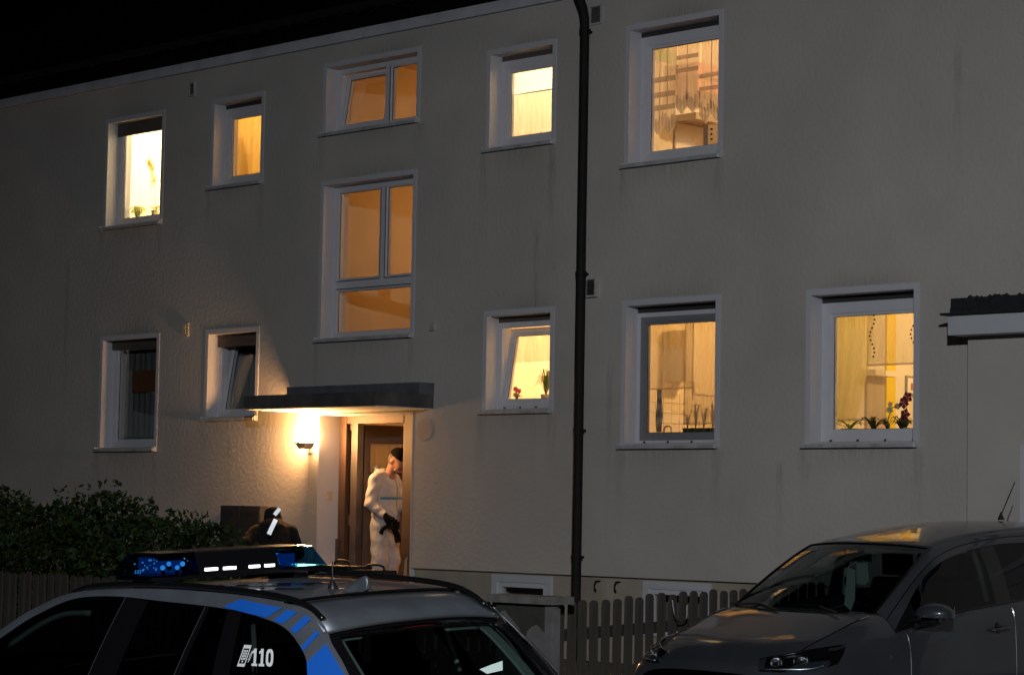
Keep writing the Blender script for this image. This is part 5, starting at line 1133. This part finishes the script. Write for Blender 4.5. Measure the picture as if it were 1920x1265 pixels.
# forensic officer in the doorway, facing image right, head bowed
K = 1.0
p1 = empty('person', (-20.145, .62, .68), rotZ(math.radians(12)), label='person in white hooded coverall and black cap standing in the doorway', cat='person')
hr = Matrix.Rotation(math.radians(32), 3, 'Y')
HC = (.155, 0.0, 1.665)
def body_sdf(P):
    d = cap_(P, (.02, 0, 1.42), (.10, 0, 1.58), .062, .058)
    d = smin(d, ell_(P, HC, (.098, .076, .118), hr), .03)
    d = smin(d, ell_(P, (.195, 0, 1.60), (.060, .055, .065), hr), .03)          # jaw
    d = smin(d, cap_(P, (.235, 0, 1.665), (.262, 0, 1.615), .010, .016), .015)    # nose
    d = smin(d, ell_(P, (.232, 0, 1.685), (.018, .05, .014), hr), .015)           # brow
    for s in (1, -1): d = smin(d, ell_(P, (.135, s * .078, 1.645), (.022, .010, .032), hr), .008)   # ears
    d = smin(d, cap_(P, (0, 0, .98), (.0, 0, 1.40), .12, .13), .05)
    for s in (1, -1):
        d = smin(d, cap_(P, (0, s * .09, .95), (.02, s * .10, .50), .075, .055), .03); d = smin(d, cap_(P, (.02, s * .10, .50), (-.02, s * .105, .08), .050, .038), .02); d = smin(d, cap_(P, (-.03, s * .11, .05), (.15, s * .12, .045), .04, .035), .02)
    d = smin(d, cap_(P, (-.01, -.17, 1.42), (-.035, -.22, 1.16), .045, .042), .03); d = smin(d, cap_(P, (-.035, -.22, 1.16), (.15, -.185, 1.03), .042, .03), .02)
    d = smin(d, cap_(P, (.0, .17, 1.42), (.05, .22, 1.16), .045, .042), .03); d = smin(d, cap_(P, (.05, .22, 1.16), (.25, .10, 1.08), .042, .03), .02)
    return d
nets(body_sdf, (-.25, -.36, -.02), (.36, .36, 1.84), .0125).build('body', 'skin', p1, smooth=True, local=True)
def suit_sdf(P):
    d = ell_(P, (.0, 0, 1.28), (.155, .190, .26)); d = smin(d, ell_(P, (.015, 0, 1.03), (.158, .180, .19)), .06)
    d = smin(d, cap_(P, (-.01, -.135, 1.455), (-.01, .135, 1.455), .074, .074), .06)
    for s in (1, -1):
        d = smin(d, cap_(P, (.0, s * .088, .90), (.035, s * .108, .52), .112, .096), .022)
        d = smin(d, cap_(P, (.035, s * .105, .52), (-.01, s * .108, .36), .098, .090), .03); d = smin(d, cap_(P, (-.01, s * .105, .32), (-.02, s * .105, .10), .060, .058), .015)
        d = smin(d, cap_(P, (-.03, s * .105, .055), (.17, s * .115, .05), .052, .042), .03)
    # cloth folds: long pulls on the torso and legs, rings on the sleeves
    x, y, z = P[..., 0], P[..., 1], P[..., 2]
    d = d + .0055 * np.sin(26 * y + 9 * z + 2.5 * np.sin(7 * z + 3 * x)) + .0048 * np.sin(38 * z + 14 * x - 10 * y + 2 * np.sin(9 * y)) * np.clip((.75 - np.abs(z - .45)) * 2, 0, 1)
    d = d + .014 * np.exp(-((z - 1.03 - .05 * np.sin(20 * y)) / .012) ** 2)                          # drawn-in waist
    arm = cap_(P, (-.01, -.175, 1.44), (-.035, -.222, 1.17), .074, .066); arm = smin(arm, cap_(P, (-.035, -.222, 1.17), (.13, -.185, 1.04), .066, .046), .03)
    arm2 = cap_(P, (.0, .175, 1.44), (.05, .225, 1.17), .074, .066); arm2 = smin(arm2, cap_(P, (.05, .225, 1.17), (.22, .12, 1.09), .066, .046), .03)
    arm = np.minimum(arm, arm2) + .0048 * np.sin(52 * z - 30 * x + 3 * np.sin(11 * y)); d = smin(d, arm, .016)
    d = smin(d, cap_(P, (-.045, -.075, 1.51), (-.045, .075, 1.51), .045, .045), .03)                   # collar roll
    d = np.maximum(d, -cap_(P, (.05, 0, 1.50), (.14, 0, 1.66), .066, .090))
    return d
su = nets(suit_sdf, (-.30, -.36, -.02), (.34, .36, 1.66), .0100)
su.mats = None
ctr = np.array([np.mean([su.v[i] for i in f], axis=0) for f in su.f])
def torso(c): return abs(c[1]) < .235 - .0 and not (c[1] < -.19 and c[2] < 1.3)
su.m = [1 if ((1.215 < c[2] - .03 * c[0] < 1.240 and c[1] > -.165) or (abs(c[1] - .015) < .011 and c[0] > .08 and 1.02 < c[2] < 1.45) or .335 < c[2] < .355 or (1.04 < c[2] < 1.05 and False)) else 0 for c in ctr]
su.build('coverall', ['coverall', 'bluetape'], p1, smooth=True, local=True)
def hood_sdf(P):
    d = ell_(P, (-.080, 0, 1.525), (.062, .095, .050)); d = smin(d, ell_(P, (-.105, 0, 1.585), (.020, .05, .05)), .04); d = smin(d, cap_(P, (-.06, -.08, 1.515), (.05, -.085, 1.49), .032, .024), .03); d = smin(d, cap_(P, (-.06, .08, 1.515), (.05, .085, 1.49), .032, .024), .03)
    d = np.maximum(d, -ell_(P, (-.01, 0, 1.63), (.10, .085, .12))); return d + .004 * wrinkle(P, 24.0, 1.0)
hdm = nets(hood_sdf, (-.24, -.20, 1.42), (.12, .20, 1.70), .010); cc_ = np.array([np.mean([hdm.v[i] for i in f], axis=0) for f in hdm.f])
hdm.m = [1 if (c[2] > 1.625 and abs(c[0] + .10) < .03) or (c[0] > .02 and c[2] > 1.505) else 0 for c in cc_]
hdm.build('hood', ['coverall', 'bluetape'], p1, smooth=True, local=True)
# hair, cap, eyes, mouth, mask strap
nets(lambda P: np.maximum(np.maximum(ell_(P, HC, (.104, .082, .122), hr), (P[..., 0] - .145)), 1.60 - P[..., 2]), (-.02, -.12, 1.55), (.30, .12, 1.82), .009).build('hair', 'hair', p1, smooth=True, local=True)
up_ = hr @ Vector((0, 0, 1)); fw_ = hr @ Vector((1, 0, 0))
def cap_sdf(P):
    d = ell_(P, tuple(Vector(HC) + up_ * .02), (.116, .094, .118), hr); q = (P - np.array(HC)) @ np.array(up_); return np.maximum(d, .035 - q + .15 * np.clip(-((P - np.array(HC)) @ np.array(fw_)), -.05, .0))
nets(cap_sdf, (0, -.14, 1.60), (.36, .14, 1.86), .009).build('cap', 'blackcloth', p1, smooth=True, local=True)
m = MB(); t_ = Vector(HC) + up_ * .135; m.tube([t_, t_ + Vector((-.004, 0, .028))], .007, 6); m.build('cap_tab', 'blackcloth', p1, local=True)
m = MB()
for s in (1, -1): m.lathe([(.0005, -.008), (.008, 0), (.0005, .008)], (.243, s * .028, 1.662), 8)
m.build('eyes', 'blackcloth', p1, local=True)
m = MB(); m.tube([(.262, -.02, 1.585), (.268, 0, 1.583), (.262, .02, 1.585)], .005, 5); m.build('mouth', 'darkcloth', p1, local=True)
nets(lambda P: ell_(P, (.165, 0, 1.545), (.022, .066, .018), Matrix.Rotation(math.radians(-10), 3, 'Y')), (.12, -.09, 1.48), (.29, .09, 1.60), .009).build('lowered_face_mask', 'coverall', p1, smooth=True, local=True)
# gloved hands with five fingers each
def hand(w, d, up, s, curl):
    w = Vector(w); d = Vector(d).normalized(); u = Vector(up).normalized(); sd_ = d.cross(u).normalized() * s; u = sd_.cross(d).normalized() * s
    segs = [(w - d * .03, w + d * .03, .036, .034), (w + d * .02 - sd_ * .02, w + d * .085 - sd_ * .028, .026, .020), (w + d * .02 + sd_ * .02, w + d * .085 + sd_ * .028, .026, .020), (w + d * .03, w + d * .09, .028, .022)]
    fin = []
    for k, (o, L_) in enumerate(((-.033, .066), (-.011, .078), (.012, .074), (.034, .058))):
        a = w + d * .09 + sd_ * o; dr = d; 
        for j, f_ in enumerate((.45, .32, .26)):
            dr = (dr * math.cos(curl) - u * math.sin(curl)).normalized(); b = a + dr * L_ * f_; fin.append((a, b, .0105 - .001 * j, .0095 - .001 * j)); a = b
    a = w + d * .02 - sd_ * .034; b = a - sd_ * .022 + d * .035 - u * .01; c = b + d * .03 - u * .012
    fin += [(a, b, .013, .012), (b, c, .0115, .010)]
    def f(P):
        dd = None
        for q in segs: e = cap_(P, q[0], q[1], q[2], q[3]); dd = e if dd is None else smin(dd, e, .015)
        for q in fin: dd = smin(dd, cap_(P, q[0], q[1], q[2], q[3]), .005)
        return dd
    P = [w] + [q[1] for q in fin]; lo = [min(p[i] for p in P) - .06 for i in range(3)]; hi = [max(p[i] for p in P) + .06 for i in range(3)]
    return nets(f, lo, hi, .0055)
hand((.165, -.185, 1.02), (.55, .25, -.62), (.5, -.6, .4), 1, .38).build('right_glove', 'blackcloth', p1, smooth=True, local=True)
hand((.245, .10, 1.06), (.35, -.55, -.60), (.6, .5, .3), -1, .42).build('left_glove', 'blackcloth', p1, smooth=True, local=True)
hc = empty('handheld_camera', (-19.9, .50, 1.62), label='black camera held at hip height by the person in white', cat='camera')
def P2W(x, y, z): return WM[p1.name] @ Vector((x, y, z))
def wbox(mb, c, d, s):
    vs = [P2W(c[0] + i * d[0], c[1] + j * d[1], c[2] + k * d[2]) for i in (-1, 1) for j in (-1, 1) for k in (-1, 1)]; mb.add(vs, [(0, 1, 3, 2), (4, 6, 7, 5), (0, 4, 5, 1), (2, 3, 7, 6), (0, 2, 6, 4), (1, 5, 7, 3)])
m = MB(); wbox(m, (.225, -.13, .93), (.032, .062, .044), 1); wbox(m, (.235, -.13, .985), (.02, .025, .014), 1); m.build('camera_body', 'blackcloth', hc)
m = MB(); m.tube([P2W(.235, -.13, .90), P2W(.27, -.125, .82), P2W(.285, -.12, .745)], [.036, .034, .04], 12); m.build('lens', 'blackcloth', hc, smooth=True, angle=40)
m = MB(); m.tube([P2W(.20, -.17, .94), P2W(.13, -.21, .89), P2W(.11, -.21, .84)], [.024, .022, .026], 8); m.build('flash_grip', 'blackcloth', hc, smooth=True)

# second person, stooping by the mailboxes, seen from behind
p2 = empty('person', (-19.78, -1.22, .36), rotZ(math.radians(150)), label='person in dark hooded jacket with white reflective strips stooping by the mailboxes', cat='person')
def dark_sdf(P):
    d = cap_(P, (0, 0, .78), (.16, 0, 1.14), .15, .17); d = smin(d, cap_(P, (.17, -.15, 1.17), (.17, .15, 1.17), .075, .075), .06)
    d = smin(d, ell_(P, (.27, 0, 1.31), (.105, .095, .135), Matrix.Rotation(math.radians(25), 3, 'Y')), .035); d = smin(d, cap_(P, (.20, 0, 1.16), (.26, 0, 1.26), .075, .07), .04)
    d = smin(d, cap_(P, (.17, .19, 1.17), (.02, .33, 1.04), .07, .062), .03); d = smin(d, cap_(P, (.02, .33, 1.04), (.28, .30, .92), .06, .045), .03)
    d = smin(d, cap_(P, (.17, -.19, 1.17), (.22, -.28, .95), .07, .06), .03); d = smin(d, cap_(P, (.22, -.28, .95), (.40, -.18, .86), .058, .045), .03)
    for s in (1, -1): d = smin(d, cap_(P, (0, s * .09, .75), (.10, s * .11, .42), .11, .08), .04); d = smin(d, cap_(P, (.10, s * .11, .42), (0, s * .11, .08), .08, .06), .03); d = smin(d, cap_(P, (-.02, s * .11, .045), (.17, s * .12, .04), .045, .04), .03)
    return d + .005 * wrinkle(P, 17.0)
nets(dark_sdf, (-.25, -.45, -.02), (.55, .47, 1.50), .0135).build('body', 'darkcloth', p2, smooth=True, local=True)
nets(lambda P: ell_(P, (.345, 0, 1.285), (.045, .065, .085), Matrix.Rotation(math.radians(25), 3, 'Y')), (.27, -.09, 1.17), (.43, .09, 1.39), .01).build('face', 'skin', p2, smooth=True, local=True)
def strip(pts, w, name):
    # bright tape facing the assumed street lamp, a few mm proud of the cloth
    V = [Vector(p) for p in pts]; m = MB(); n = Vector((.77, -.63, .09)).normalized(); vs = []; fs = []
    for i, p in enumerate(V):
        t = (V[min(i + 1, len(V) - 1)] - V[max(i - 1, 0)]).normalized(); s_ = t.cross(n).normalized() * w; vs += [p - s_, p + s_]
    m.add(vs, [(2 * i, 2 * i + 1, 2 * i + 3, 2 * i + 2) for i in range(len(V) - 1)]); o = m.build(name, 'retro', p2, thick=.004); return o
strip([(-19.50, -1.41, 1.775), (-19.519, -1.429, 1.742), (-19.538, -1.448, 1.708)], .020, 'reflective_strip')
strip([(-19.549, -1.42, 1.663), (-19.565, -1.437, 1.61), (-19.581, -1.453, 1.56), (-19.597, -1.469, 1.506)], .023, 'reflective_strip')

# ------------------------------------------------------------------ equipment cases and slats at the door
def case(x, y, z, w, d, h, rz, label, handle=True, wheels=False):
    c = empty('equipment_case', (x, y, z), (0, 0, rz), label=label, cat='case', group='black equipment cases on the entrance steps')
    m = MB(); m.box(-w / 2, w / 2, -d / 2, d / 2, 0, h * .52); m.build('case_base', 'case', c, local=True)
    m = MB(); m.box(-w / 2, w / 2, -d / 2, d / 2, h * .535, h); 
    for k in (-.3, 0, .3): m.box(w * k - .02, w * k + .02, -d / 2 - .006, -d / 2, h * .1, h * .95)
    m.build('case_lid', 'case', c, local=True)
    for k in (-.28, .28):
        m = MB(); m.box(w * k - .025, w * k + .025, -d / 2 - .014, -d / 2 - .006, h * .46, h * .60); m.build('latch', 'steel', c, local=True)
    if handle:
        m = MB(); m.tube(spline([(-.13, 0, h), (-.12, 0, h + .03), (-.06, 0, h + .05), (.06, 0, h + .05), (.12, 0, h + .03), (.13, 0, h)], 4), .012, 7); m.build('handle', 'case', c, smooth=True, local=True)
case(-18.64, -1.28, .51, .62, .30, .70, -.08, 'large upright black equipment case with top handle on the steps')
case(-18.11, -1.30, .36, .34, .28, .82, .05, 'narrower black equipment case right of the large one on the steps')
wd = empty('folding_stand', (-18.95, -.12, .66), label='narrow orange wooden slats leaning at the right door jamb', cat='stand')
m = MB(); m.tube([(-19.0, -.12, .66), (-18.975, -.11, 1.29)], .013, 4); m.build('slat', 'slatwood', wd)
m = MB(); m.tube([(-18.90, -.15, .66), (-18.965, -.11, 1.285)], .011, 4); m.build('slat', 'slatwood', wd)
m = MB(); m.box(-18.985, -18.955, -.125, -.10, 1.27, 1.295); m.build('hinge', 'steel', wd)
